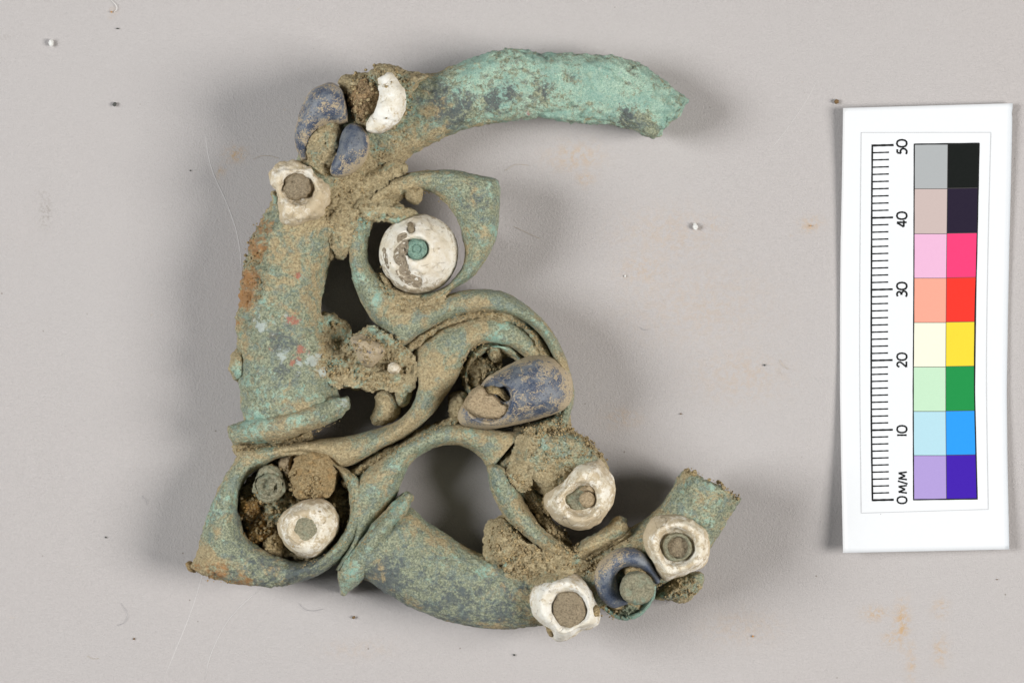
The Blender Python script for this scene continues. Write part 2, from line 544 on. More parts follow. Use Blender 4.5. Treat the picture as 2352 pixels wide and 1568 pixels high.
def shell_mat(name, base=(.80, .78, .71), tone=(.66, .60, .47), dirt=.52, stain=(.40, .31, .18)):
    n = NT(name)
    med = n.noise(.42, 5, .65, .3)
    med2 = n.noise(.85, 5, .7, .4, (5, 21, 4))
    fine = n.noise(3.8, 4, .7)
    c = n.mix(n.ramp(med, .40, .62, 0, .8), base, tone)
    w = n.math('ADD', n.math('ADD', n.math('MULTIPLY', n.math('SUBTRACT', med2, .5), 1.9), n.at('m_soil')), n.math('ADD', n.math('MULTIPLY', n.math('SUBTRACT', fine, .5), .8), .5))
    c = n.mix(n.ramp(w, dirt - .02, dirt + .26, 0, .88), c, n.mix(fine, stain, (.56, .46, .31)))
    c = n.mix(n.ramp(n.noise(5, 2, .5, 0, (8, 1, 2)), .68, .76, 0, .35), c, (.24, .19, .12))
    cr = n.math('ADD', n.voro(.28, 'DISTANCE_TO_EDGE'), n.math('MULTIPLY', n.math('SUBTRACT', fine, .5), .05))
    ck = n.math('MULTIPLY', n.ramp(cr, .0, .012, 1, 0), n.ramp(med2, .46, .56))
    c = n.mix(n.math('MULTIPLY', ck, .55), c, (.22, .17, .11))
    h = n.math('SUBTRACT', n.math('ADD', n.math('MULTIPLY', fine, .45), n.math('MULTIPLY', med2, .9)), n.math('MULTIPLY', ck, .4))
    return n.out(c, .74, .3, n.bump(h, .22, .9))

def glass_mat(name, dirt=.54):
    n = NT(name)
    med = n.noise(.5, 5, .66, .3)
    med2 = n.noise(.7, 5, .7, .6, (15, 2, 4))
    fine = n.noise(4.5, 4, .72)
    c = n.mix(n.ramp(fine, .3, .7), (.028, .043, .082), (.085, .107, .150))
    c = n.mix(n.ramp(med, .40, .60, 0, .65), c, n.mix(fine, (.11, .135, .15), (.31, .315, .32)))
    w = n.math('ADD', n.math('ADD', med2, n.at('m_soil')), n.math('MULTIPLY', n.math('SUBTRACT', fine, .5), .8))
    c = n.mix(n.ramp(w, dirt - .03, dirt + .13, 0, .92), c, n.mix(fine, (.27, .21, .125), (.55, .45, .30)))
    pit = n.ramp(n.voro(1.6), .10, .16, 1, 0)
    pit = n.math('MULTIPLY', pit, n.ramp(med, .45, .55))
    c = n.mix(n.math('MULTIPLY', pit, .8), c, (.03, .028, .03))
    h = n.math('SUBTRACT', n.math('ADD', n.math('MULTIPLY', fine, .5), n.math('MULTIPLY', med2, .5)), n.math('MULTIPLY', pit, .9))
    return n.out(c, n.ramp(w, .45, .62, .44, .9), .45, n.bump(h, .16, .8))

def plain(name, col, rough=.5, spec=.4):
    n = NT(name)
    f = n.noise(3.0, 3, .6)
    d = n.noise(.35, 4, .6)
    k = n.mix(n.ramp(f, .3, .7, 0, .06), col, tuple(min(1, v * 1.25 + .02) for v in col))
    k = n.mix(n.ramp(d, .62, .72, 0, .05), k, tuple(v * .75 for v in col))
    return n.out(k, rough, spec, n.bump(f, .01, .3))

M_TUBE = bronze_mat('bronze_tube', -.03, -.04)
M_ARM = bronze_mat('bronze_green', .03, -.05)
M_BAND = bronze_mat('bronze_band', -.07, -.06)
M_SOIL = soil_mat('soil')
M_CRUST = bronze_mat('crust', .04, .16)
M_CLAY = soil_mat('clay', (.30, .225, .135), (.60, .475, .305), (.50, .385, .24))
M_CORE = soil_mat('bead_core', (.22, .175, .115), (.43, .35, .235), (.33, .27, .18))
M_RUST = soil_mat('rust_earth', (.28, .195, .09), (.56, .43, .24), (.50, .32, .14))
M_SHELL = shell_mat('shell_white', dirt=.62)
M_SHELL_D = shell_mat('shell_dirty', (.76, .72, .62), (.58, .48, .32), .46)
M_SHELL_C = shell_mat('shell_cream', (.80, .76, .66), (.66, .58, .42), .52)
M_SHELL_E = shell_mat('shell_eye', (.76, .72, .63), (.62, .54, .40), .55, (.19, .15, .105))
M_GLASS = glass_mat('blue_glass', .52)
M_GLASS_B = glass_mat('blue_glass_clean', .56)
M_OCHRE = soil_mat('ochre_earth', (.20, .11, .045), (.62, .41, .16), (.52, .27, .08))
M_CUP = soil_mat('cup_green', (.26, .37, .29), (.56, .70, .57), (.44, .56, .42))
M_STUD = soil_mat('stud_green', (.15, .27, .215), (.38, .56, .44), (.30, .42, .33))
M_STUD_D = soil_mat('stud_dirty', (.20, .19, .125), (.43, .40, .28), (.28, .34, .25))

# ------------------------------------------------------------------ the paper the things lie on
def build_paper():
    xs = np.concatenate([np.linspace(-420, -76, 12), np.arange(-75, 75.5, .75), np.linspace(76, 420, 12)])
    ys = np.concatenate([np.linspace(-340, -52, 10), np.arange(-51, 51.5, .75), np.linspace(52, 340, 10)])
    X, Y = np.meshgrid(xs, ys, indexing='ij')
    V = np.stack([X.ravel(), Y.ravel(), 0 * X.ravel()], 1)
    inner = np.exp(-np.maximum(np.maximum(np.abs(V[:, 0]) - 72, np.abs(V[:, 1]) - 48), 0) / 8)
    V[:, 2] = -0.10 + .06 * fbm(V, .06, 2, 5) * inner
    Q = grid_quads(len(xs), len(ys), False, False)
    me = mesh_from('paper_backdrop', V, Q)
    dx, dy = to_d(V)
    def spots(L):
        a = np.zeros(len(dx))
        for (x, y, rx, ry, v) in L:
            a = np.maximum(a, v * np.exp(-(((dx - x) / rx) ** 2 + ((dy - y) / ry) ** 2)))
        return a
    attr(me, 'stain', spots([(2010, 1408, 26, 14, .6), (2072, 1430, 14, 46, .75), (2050, 1465, 20, 14, .55), (2092, 1520, 9, 40, .5), (2160, 1495, 16, 30, .45), (2160, 1395, 16, 20, .4),
                              (1862, 515, 22, 14, .6), (540, 355, 22, 16, .6), (1640, 515, 12, 16, .35), (1540, 540, 120, 60, .18), (1600, 700, 160, 90, .16), (1320, 360, 60, 30, .35),
                              (1480, 620, 60, 40, .25), (1700, 860, 100, 60, .2), (1345, 410, 20, 14, .4), (505, 395, 10, 10, .5), (1700, 1440, 90, 40, .15), (820, 1490, 80, 20, .12), (260, 30, 8, 6, .7), (1430, 960, 40, 20, .3)]))
    attr(me, 'smudge', spots([(105, 490, 13, 30, .8), (100, 455, 16, 26, .4), (2322, 262, 5, 10, .5), (16, 88, 8, 5, .7), (45, 57, 5, 4, .6), (1790, 855, 8, 5, .5)]))
    n = NT('paper')
    f1 = n.noise(3.4, 5, .7)
    f2 = n.noise(8.0, 3, .7)
    big = n.noise(.02, 3, .5)
    c = n.mix(n.ramp(f1, .3, .7), (.438, .411, .398), (.478, .449, .435))
    c = n.mix(n.ramp(big, .35, .65, 0, .5), c, (.460, .438, .427))
    st = n.math('MULTIPLY', n.math('MULTIPLY', n.at('stain'), 1.35, True), n.ramp(n.noise(1.1, 5, .72, .5), .40, .62))
    c = n.mix(st, c, (.50, .33, .17))
    sp = n.ramp(n.noise(.42, 5, .74), .66, .76, 0, .28)
    c = n.mix(sp, c, (.47, .36, .25))
    sm = n.math('MULTIPLY', n.at('smudge'), n.ramp(n.noise(2.6, 4, .75), .46, .58))
    c = n.mix(n.math('MULTIPLY', sm, .55), c, (.16, .12, .08))
    fl = n.ramp(n.voro(.30), .028, .05, 1, 0)
    fl = n.math('MULTIPLY', fl, n.ramp(n.noise(.12, 2, .5), .5, .56))
    c = n.mix(n.math('MULTIPLY', fl, .6), c, (.16, .13, .10))
    h = n.math('ADD', n.math('MULTIPLY', f1, 1.0), n.math('MULTIPLY', f2, .55))
    m = n.out(c, .9, .25, n.bump(h, .15, .8))
    o = link('paper_backdrop', me, None, m, 'structure')
    return o, m

paper, M_PAPER = build_paper()

def strip(path, width, z, n=80, taper=True, lift=None, h=None):
    """thin raised line along a path"""
    q = spline(path, n)
    tg = np.gradient(q, axis=0)
    nr = np.stack([-tg[:, 1], tg[:, 0]], 1)
    nr /= np.linalg.norm(nr, axis=1, keepdims=True) + 1e-9
    w = width * K / 2 * np.ones(n)
    if taper:
        w = w * np.clip(np.minimum(np.arange(n), n - 1 - np.arange(n)) / (n * .15) + .15, 0, 1)
    hh = width * .07 if h is None else h
    rows = []
    for k, (u, dz) in enumerate(((-1, -.02), (-.6, hh * .7), (0, hh), (.6, hh * .7), (1, -.02))):
        p = q + nr * (w * u)[:, None]
        zz = z if lift is None else lift(p[:, 0], p[:, 1])
        rows.append(P3(p[:, 0], p[:, 1], zz + dz + np.zeros(n)))
    V = np.stack(rows, 1).reshape(-1, 3)
    Q = grid_quads(n, 5, False, False)
    if normals(V, Q)[:, 2].mean() < 0:
        Q = Q[:, ::-1]
    return V, Q

M_SCRATCH_HI = plain('scratch_highlight', (.55, .53, .515), .8)  # paler than the paper: the highlight along the scratches is painted in
for path, w in (([(470, 276), (474, 330), (482, 372), (495, 410), (516, 455), (530, 490), (543, 530), (552, 580), (556, 640)], .13),
                ([(532, 1075), (510, 1130), (500, 1180), (470, 1300), (440, 1400), (400, 1500), (372, 1568)], .10),
                ([(600, 1350), (560, 1385), (520, 1430), (485, 1500), (470, 1560)], .11),
                ([(1765, 350), (1805, 300), (1850, 235), (1880, 180)], .07),
                ([(1590, 420), (1600, 365), (1607, 330)], .07)):
    V, Q = strip(path, w, -.08)
    link('scratch', mesh_from('scratch', V, Q), paper, M_SCRATCH_HI)

# ------------------------------------------------------------------ bronze fitting
root = bpy.data.objects.new('bronze_fitting', None)
COL.objects.link(root)
root.empty_display_size = .01
root['label'] = 'corroded green bronze openwork fitting with shell beads and blue glass, lying on grey paper'
root['category'] = 'artefact'

tube = ribbon('curved_tube',
    [(562, 975), (553, 900), (549, 800), (549, 720), (556, 640), (575, 570), (600, 510), (640, 440), (680, 370), (705, 310), (750, 240), (810, 190), (880, 165), (980, 172), (1040, 152),
     (1100, 130), (1150, 120), (1190, 112), (1230, 120), (1300, 122), (1360, 126), (1410, 132), (1460, 150), (1500, 170), (1534, 196), (1556, 214), (1577, 232)],
    [(785, 935), (768, 870), (752, 800), (738, 720), (740, 660), (752, 610), (770, 560), (790, 500), (820, 440), (860, 410), (910, 385), (960, 350), (1020, 318), (1090, 294), (1160, 282),
     (1240, 277), (1300, 281), (1360, 281), (1400, 284), (1440, 298), (1472, 313), (1490, 318), (1503, 319)],
    [(0, 6.6, 5.2, 5.4), (.15, 6.3, 5.0, 5.4), (.3, 6.2, 4.9, 5.4), (.45, 6.2, 4.8, 5.3), (.6, 6.5, 4.7, 5.3), (.8, 6.2, 4.3, 4.8), (.93, 5.4, 3.9, 4.6), (1, 4.8, 3.4, 4.2)],
    M_TUBE, root, noise=((.16, .35), (.7, .19), (2.0, .11), (4.2, .05)), seed=3, cap=.04, cap0=.1, e=(.95, .92),
    rough_at=[(1180, 130, 100, .6), (1400, 140, 100, .6), (1545, 268, 46, 2.4), (580, 620, 60, 2.6), (600, 520, 50, 2.2), (556, 740, 50, 1.8), (760, 780, 50, 1.6), (1330, 275, 40, 1.2), (880, 170, 90, 2.2)],
    bias={'soil': -.02}, pits=.10)
ribbon('flange', [(526, 978), (560, 968), (610, 957), (660, 944), (710, 930), (760, 914), (798, 909)], [(541, 1020), (570, 1019), (620, 1013), (670, 1003), (720, 988), (765, 969), (801, 936)],
    [(0, 7.2, 2.4, 4), (.2, 8.4, 3.6, 5), (.5, 9.4, 4.2, 6), (.8, 9.0, 3.8, 5.5), (1, 8.2, 2.4, 4)], M_TUBE, root, noise=((.4, .26), (1.4, .14), (3.2, .07)), seed=9, cap=.15, e=(.9, .7), edge_soil=.05, bias={'turq': .06})
# leaf shaped ring about the large round bead
ring = ribbon('eye_ring',
    [(803, 590), (801, 530), (815, 490), (850, 450), (900, 413), (960, 394), (1030, 391), (1090, 400), (1138, 409), (1148, 426), (1147, 480), (1140, 540), (1120, 590), (1085, 635), (1040, 664), (1005, 700), (960, 735), (915, 762), (875, 750), (848, 725), (826, 685), (810, 640)],
    [(845, 592), (846, 555), (858, 510), (886, 476), (925, 455), (958, 441), (987, 443), (1012, 457), (1036, 482), (1051, 508), (1063, 545), (1068, 580), (1060, 618), (1035, 650), (1010, 664), (985, 672), (955, 676), (925, 670), (903, 660), (884, 647), (866, 631), (852, 612)],
    [(0, 6.8, 3.4, 4.2), (.2, 7.6, 3.0, 2.6), (.36, 8.4, 3.2, 1.8), (.5, 8.2, 3.2, 1.8), (.62, 7.2, 3.4, 3.0), (.75, 6.8, 3.2, 4.4), (.9, 6.8, 3.4, 4.3)],
    M_BAND, root, closed=True, noise=((.3, .12), (1.4, .07), (3.5, .04)), seed=21, e=(.95, .95), skew=-.18, bias={'turq': .05, 'soil': -.04},
    rough_at=[(860, 440, 60, 3), (820, 520, 40, 2)])
ribbon('scroll_band',
    [(840, 640), (872, 690), (930, 700), (1000, 684), (1060, 668), (1110, 664), (1160, 673), (1215, 705), (1265, 755), (1298, 820), (1317, 890), (1313, 940), (1298, 992)],
    [(809, 640), (832, 697), (878, 757), (915, 799), (958, 775), (1010, 742), (1070, 722), (1130, 717), (1190, 731), (1235, 765), (1264, 810), (1279, 860), (1284, 920), (1276, 985)],
    [(0, 6.8, 2.6, 3.5), (.25, 7.4, 3.6, 4.6), (.5, 7.6, 3.8, 4.8), (.8, 7.2, 3.6, 4.8), (1, 6.2, 3.0, 4.5)], M_BAND, root,
    noise=((.3, .1), (1.4, .06), (3.5, .04)), seed=33, e=(.95, .9), skew=-.12, bias={'turq': .02, 'soil': .02})
ribbon('scroll_band',
    [(1282, 905), (1272, 850), (1245, 795), (1195, 746), (1140, 726), (1080, 729), (1020, 750), (972, 784), (950, 815), (962, 850), (963, 890), (945, 935), (905, 970), (850, 988), (790, 1003), (710, 1012), (620, 1024), (548, 1032)],
    [(1245, 905), (1232, 860), (1212, 825), (1170, 796), (1125, 788), (1085, 802), (1064, 835), (1050, 870), (1020, 915), (985, 960), (935, 1000), (880, 1030), (830, 1056), (786, 1071), (752, 1050), (700, 1036), (640, 1050), (585, 1078)],
    [(0, 6.0, 2.8, 4.5), (.2, 6.6, 3.2, 4.8), (.45, 6.8, 3.7, 5), (.7, 6.6, 3.7, 5), (.86, 6.4, 3.2, 5), (1, 5.6, 2.6, 4.6)], M_BAND, root,
    noise=((.3, .12), (1.4, .07), (3.5, .04)), seed=41, e=(.95, .9), skew=.1, bias={'soil': .05})
ribbon('leaf_ring',
    [(560, 1036), (530, 1075), (500, 1125), (478, 1180), (462, 1235), (450, 1280), (437, 1302), (470, 1320), (530, 1338), (600, 1346), (660, 1342), (720, 1325), (770, 1295), (815, 1250), (850, 1200), (860, 1150), (842, 1110), (812, 1086), (775, 1062), (720, 1030), (640, 1026)],
    [(578, 1084), (556, 1115), (545, 1160), (549, 1190), (557, 1215), (568, 1232), (580, 1245), (600, 1260), (630, 1275), (660, 1285), (695, 1290), (735, 1278), (762, 1258), (785, 1230), (802, 1190), (806, 1150), (798, 1118), (782, 1090), (755, 1062), (715, 1046), (640, 1052)],
    [(0, 5.6, 2.8, 4.5), (.2, 6.2, 3.8, 5.2), (.35, 5.8, 3.4, 5), (.5, 6.4, 4.0, 5.4), (.68, 6.8, 3.8, 5.4), (.85, 6.0, 3.0, 5)],
    M_TUBE, root, closed=True, noise=((.3, .14), (1.2, .09), (2.8, .075), (5, .03)), seed=51, e=(.95, .92), skew=.12, rough_at=[(480, 1310, 60, 1.6), (640, 1340, 50, 1.2), (470, 1200, 40, .8)], bias={'turq': .06, 'soil': -.06, 'dark': .04})
ribbon('arched_band',
    [(772, 1306), (812, 1226), (806, 1172), (802, 1130), (830, 1087), (880, 1047), (930, 1014), (985, 986), (1040, 973), (1090, 978), (1150, 989), (1204, 987)],
    [(788, 1310), (842, 1236), (886, 1176), (912, 1137), (925, 1100), (945, 1060), (982, 1034), (1028, 1022), (1072, 1029), (1102, 1050), (1116, 1068), (1124, 1077)],
    [(0, 6.4, 2.4, 4.5), (.15, 7.0, 3.4, 5), (.35, 7.0, 3.9, 5), (.6, 7.0, 3.7, 5), (.85, 7.0, 3.6, 5), (1, 6.8, 2.6, 4.6)], M_BAND, root,
    noise=((.3, .12), (1.4, .065), (3.5, .04)), seed=61, e=(.95, .9), skew=-.1, cap=.06, bias={'soil': .0, 'turq': .03})
low = ribbon('curved_tube',
    [(880, 1195), (938, 1166), (985, 1203), (1050, 1240), (1110, 1272), (1180, 1290), (1270, 1280), (1350, 1255), (1420, 1225), (1475, 1195), (1510, 1165), (1540, 1125), (1560, 1090), (1573, 1077)],
    [(812, 1310), (850, 1336), (900, 1368), (960, 1398), (1040, 1428), (1130, 1443), (1220, 1441), (1310, 1420), (1400, 1385), (1490, 1350), (1560, 1320), (1610, 1280), (1645, 1232), (1675, 1187), (1700, 1145)],
    [(0, 6.4, 4.6, 5.5), (.2, 6.2, 5.0, 5.6), (.45, 6.0, 4.8, 5.6), (.7, 6.6, 4.7, 5.2), (.9, 8.2, 4.6, 5.0), (1, 9.0, 4.3, 4.9)], M_TUBE, root,
    noise=((.2, .22), (1.1, .11), (2.6, .08), (5, .03)), seed=71, e=(.95, .92), cap=-.12, cap0=.2, rough_at=[(1200, 1260, 80, 2), (1600, 1090, 60, 1.5), (1690, 1150, 40, 1.4)], bias={'turq': .03, 'dark': .07, 'soil': -.04})
ribbon('flange', [(931, 1130), (895, 1158), (862, 1195), (830, 1235), (800, 1272), (777, 1300), (775, 1335), (784, 1364)], [(947, 1138), (941, 1170), (910, 1207), (880, 1243), (856, 1285), (836, 1323), (812, 1348), (792, 1366)],
    [(0, 8.0, 2.4, 4), (.3, 8.6, 3.6, 6), (.6, 8.0, 3.4, 6), (.85, 6.2, 2.8, 5), (1, 4.6, 2.0, 4)], M_TUBE, root, noise=((.4, .22), (1.4, .11), (3.2, .06)), seed=81, e=(1, .85), skew=.15, cap=.2, edge_soil=.02, bias={'turq': .07})
ribbon('thin_rim', [(1120, 1074), (1124, 1110), (1139, 1150), (1164, 1190), (1203, 1230), (1250, 1265), (1292, 1288)], [(1160, 1078), (1186, 1113), (1206, 1155), (1236, 1200), (1270, 1233), (1308, 1256), (1334, 1268)],
    [(0, 8.2, 2.8, 7.5), (.5, 8.6, 3.0, 8), (1, 8.2, 3.4, 7)], M_BAND, root, noise=((.4, .12), (1.5, .1), (3.5, .06)), seed=91, bias={'soil': .05})
ribbon('prong', [(1280, 1272), (1330, 1246), (1380, 1216), (1408, 1192), (1421, 1187)], [(1306, 1300), (1356, 1276), (1402, 1250), (1436, 1222), (1442, 1202)],
    [(0, 8.6, 2.2, 4), (.6, 9.2, 2.2, 3.4), (1, 9.6, 2.0, 2.6)], M_BAND, root, noise=((.5, .3), (1.5, .18), (3.2, .1)), seed=95, cap=.3, bias={'soil': .0, 'turq': .08})
# socket rim inside the scroll
_c, _r = (1137, 862), 73
ribbon('socket_rim', [(_c[0] + _r * math.cos(a), _c[1] + _r * math.sin(a)) for a in np.linspace(0, 6.283, 16, endpoint=False)],
    [(_c[0] + (_r - 13) * math.cos(a), _c[1] + (_r - 13) * math.sin(a)) for a in np.linspace(0, 6.283, 16, endpoint=False)],
    [(0, 5.6, 2.2, 4.5), (.5, 5.6, 2.2, 4.5)], M_BAND, root, closed=True, noise=((.5, .35), (1.5, .12), (3, .05)), seed=97, bias={'turq': .12, 'soil': .12})
# ------------------------------------------------------------------ earth lumps that bridge the bronze
def lump(name, outline, c, zt, zb, mat=M_CRUST, amp=1.0, seed=0, flat=.5, label=None, parent=root, bias=None, step=.19):
    return disc(name, outline, c, dome(zt, zb, flat), mat, parent, step=step, noise=((.40, .36 * amp), (1.1, .25 * amp), (2.4, .19 * amp), (4.6, .08)), seed=seed, pits=.3 * amp, label=label, bias=bias)

lump('soil_lump', [(738, 718), (778, 731), (804, 752), (818, 790), (836, 840), (830, 886), (800, 890), (765, 884), (744, 850), (728, 780)], (782, 808), 7.0, 1, seed=101)
lump('soil_lump', [(808, 780), (848, 750), (884, 764), (915, 786), (942, 808), (952, 850), (932, 886), (880, 896), (830, 892), (806, 850)], (868, 825), 10.2, 2.5, seed=103, amp=1.0, flat=.35, bias={'turq': .22, 'dark': .08})
lump('soil_lump', [(924, 870), (941, 868), (949, 888), (944, 912), (931, 931), (917, 933), (908, 916), (910, 890)], (928, 902), 9.0, 3, seed=105, amp=.35)
lump('soil_lump', [(868, 900), (896, 892), (918, 915), (920, 945), (900, 968), (862, 978), (852, 960), (862, 930)], (886, 936), 8.4, 2.5, seed=107, amp=.5)
def filler(path, width, z, seed):
    q = spline(path, 40)
    tg = np.gradient(q, axis=0)
    nr = np.stack([-tg[:, 1], tg[:, 0]], 1)
    nr /= np.linalg.norm(nr, axis=1, keepdims=True)
    ribbon('soil_fill', q + nr * width / 2, q - nr * width / 2, [(0, z - 3, 3, 3), (.5, z - 3, 3, 3), (1, z - 3, 3, 3)], M_CRUST, root, noise=((.5, .26), (1.3, .22), (3.0, .13)), seed=seed, step=.2, pits=.25)
filler([(1288, 985), (1280, 910), (1262, 840), (1228, 776), (1185, 738), (1130, 722), (1070, 725), (1012, 746), (966, 780), (932, 806)], 26, 9.3, 401)
filler([(1060, 962), (1000, 986), (940, 1014), (880, 1046), (825, 1082), (795, 1112)], 26, 8.4, 402)
filler([(545, 1028), (620, 1020), (670, 1009), (712, 1000)], 28, 7.0, 403)
filler([(940, 1142), (885, 1192), (835, 1250), (795, 1296)], 18, 7.0, 404)
filler([(1310, 1296), (1350, 1276), (1400, 1250), (1440, 1222)], 30, 10.4, 405)
filler([(1200, 1000), (1186, 1035), (1160, 1072), (1150, 1085)], 44, 8.8, 406)
# right hand soil apron with its shell bead
lump('soil_lump', [(1186, 1040), (1200, 1000), (1245, 982), (1300, 982), (1350, 1010), (1386, 1050), (1392, 1085), (1330, 1095), (1262, 1138), (1225, 1118), (1192, 1080)], (1285, 1048), 11.6, 2, seed=111, amp=.55, flat=.7)
lump('soil_lump', [(1160, 1082), (1195, 1080), (1235, 1115), (1262, 1150), (1275, 1200), (1310, 1245), (1290, 1262), (1250, 1225), (1215, 1170), (1180, 1120)], (1232, 1165), 8.4, 1.0, seed=113, amp=1.0)
lump('soil_lump', [(1118, 1210), (1140, 1190), (1165, 1188), (1195, 1215), (1210, 1240), (1200, 1290), (1150, 1305), (1108, 1290), (1112, 1255)], (1160, 1245), 11.0, 2.5, seed=115, amp=.8, bias={'turq': .14})
lump('soil_lump', [(1200, 1230), (1250, 1255), (1310, 1290), (1400, 1270), (1385, 1310), (1300, 1330), (1230, 1350), (1180, 1320), (1175, 1270)], (1270, 1300), 10.8, 4, seed=117, amp=.7)
lump('soil_lump', [(1503, 1372), (1523, 1349), (1552, 1322), (1585, 1314), (1613, 1317), (1611, 1345), (1592, 1370), (1566, 1383), (1533, 1379)], (1558, 1350), 8.5, 1.0, seed=119, amp=.7)
# junction by the eye ring, crust on the upper bend
def drape(name, poly, thick, seed, mat=None, k=5, amp=1.0, bias=None, step=3.2, dome_w=26.0):
    """earth lying over what is already there, filling the narrow gaps between"""
    H = HM.copy()
    def shift(A, f):
        B = A
        for a, b in ((0, 1), (0, -1), (1, 1), (1, -1)):
            B = f(B, np.roll(A, b, a))
        return B
    for _ in range(k): H = shift(H, np.maximum)
    for _ in range(k): H = shift(H, np.minimum)
    for _ in range(4):
        H = (H * 2 + np.roll(H, 1, 0) + np.roll(H, -1, 0) + np.roll(H, 1, 1) + np.roll(H, -1, 1)) / 6
    p = spline(poly, 120, True)
    x = np.arange(p[:, 0].min() - 6, p[:, 0].max() + 6, step)
    y = np.arange(p[:, 1].min() - 6, p[:, 1].max() + 6, step)
    X, Y = np.meshgrid(x, y, indexing='ij')
    q = np.stack([X.ravel(), Y.ravel()], 1)
    jag = 5 * vnoise(np.c_[q / 14, q[:, :1] * 0], 1.0, seed + 5)
    ins = np.zeros(len(q), bool)
    dist = np.full(len(q), 1e9)
    for a, b in zip(p, np.roll(p, -1, 0)):
        c = ((a[1] > q[:, 1]) != (b[1] > q[:, 1])) & (q[:, 0] < (b[0] - a[0]) * (q[:, 1] - a[1]) / (b[1] - a[1] + 1e-9) + a[0])
        ins ^= c
        ab = b - a
        t = np.clip(((q - a) @ ab) / (ab @ ab + 1e-9), 0, 1)
        dist = np.minimum(dist, np.linalg.norm(q - a - t[:, None] * ab, axis=1))
    sd = np.where(ins, dist, -dist) + jag
    fi, fj = q[:, 1] / HC, q[:, 0] / HC
    i0, j0 = np.floor(fi).astype(int), np.floor(fj).astype(int)
    u, v = fi - i0, fj - j0
    h = H[i0, j0] * (1 - u) * (1 - v) + H[i0 + 1, j0] * u * (1 - v) + H[i0, j0 + 1] * (1 - u) * v + H[i0 + 1, j0 + 1] * u * v
    z = h + thick * sstep(0, dome_w, sd) - .25 * sstep(6, -3, sd)
    ok = (sd > -4) & (h > 2.0)
    n, m = X.shape
    Q = grid_quads(n, m, False, False)
    Q = Q[ok[Q].all(1)]
    used = np.unique(Q)
    mp = np.full(n * m, -1); mp[used] = np.arange(len(used))
    V = P3(q[used, 0], q[used, 1], z[used])
    Q = mp[Q]
    if normals(V, Q)[:, 2].mean() < 0:
        Q = Q[:, ::-1]
    w = sstep(-2, 14, sd[used])
    V[:, 2] += w * amp * (.22 * fbm(V, .6, 2, seed) + .22 * fbm(V, 1.6, 2, seed + 3) + .10 * fbm(V, 3.6, 2, seed + 8))
    return finish(name, V, Q, mat or M_CRUST, root, noise=((3.5, .03),), seed=seed, pits=.28 * amp, bias=bias)
drape('soil_crust', [(756, 425), (790, 402), (850, 388), (912, 372), (936, 388), (898, 414), (852, 452), (836, 500), (818, 548), (788, 592), (768, 580), (752, 520), (745, 465)], .5, 501, k=7, amp=1.25, bias={'turq': .10, 'soil': -.08})
drape('soil_crust', [(736, 730), (775, 732), (800, 756), (812, 776), (850, 750), (884, 762), (920, 790), (948, 814), (958, 850), (952, 888), (925, 902), (880, 894), (835, 890), (800, 888), (762, 886), (740, 850)], .15, 509, k=10, amp=1.4, bias={'turq': .14, 'soil': -.06})
disc('glass_fragment', [(806, 778), (826, 770), (846, 775), (879, 797), (881, 818), (857, 843), (834, 836), (816, 806)], (846, 806), dome(12.5, 8, .6), M_GLASS, root, noise=((.5, .3), (1.6, .15), (3, .08)), seed=110, bias={'soil': .16}, pits=.15, label='bluish glass fragment crusted with pale earth')
lump('pebble', 14, (905, 845), 12.0, 8.6, M_SHELL_D, .25, 108, label='small pale yellowish grain in the soil', bias={'soil': -.1})
lump('soil_lump', [(808, 478), (850, 455), (890, 452), (915, 470), (950, 482), (958, 498), (925, 512), (885, 508), (850, 510), (820, 512)], (880, 483), 11.3, 6, seed=123, amp=.8, bias={'turq': .34, 'soil': -.12})
lump('soil_lump', [(925, 430), (950, 425), (972, 430), (970, 450), (958, 468), (940, 462), (930, 450)], (950, 445), 11.2, 6, seed=124, amp=.5)
lump('soil_crust', [(778, 186), (820, 168), (848, 165), (872, 147), (908, 152), (940, 164), (988, 172), (962, 200), (944, 262), (914, 302), (862, 312), (822, 296), (798, 248)], (868, 230), 12.6, 6.5, seed=125, amp=.75, flat=.65)
lump('broken_edge', [(1536, 232), (1566, 236), (1568, 252), (1556, 270), (1536, 278), (1522, 262)], (1546, 254), 7.4, 2, M_ARM, .5, 601, bias={'turq': .3})
lump('broken_edge', [(1500, 272), (1532, 268), (1536, 286), (1524, 296), (1518, 312), (1496, 314), (1488, 292)], (1512, 292), 6.4, 2, M_ARM, .5, 602, bias={'turq': .25})
lump('soil_lump', [(527, 832), (540, 808), (562, 804), (572, 830), (566, 866), (546, 876), (528, 854)], (550, 838), 9.4, 4.0, seed=127, amp=.6, bias={'turq': .2}, label='small green crust nodule on the side of the tube')
lump('crust_nodule', [(427, 1292), (438, 1288), (446, 1298), (448, 1312), (438, 1310), (430, 1303)], (438, 1300), 6.4, 3, M_RUST, .5, 129, bias={'turq': .12})
lump('soil_lump', [(700, 525), (760, 505), (790, 470), (800, 500), (780, 560), (760, 600), (740, 560)], (765, 530), 9.3, 5, seed=128, amp=.5, flat=.15)

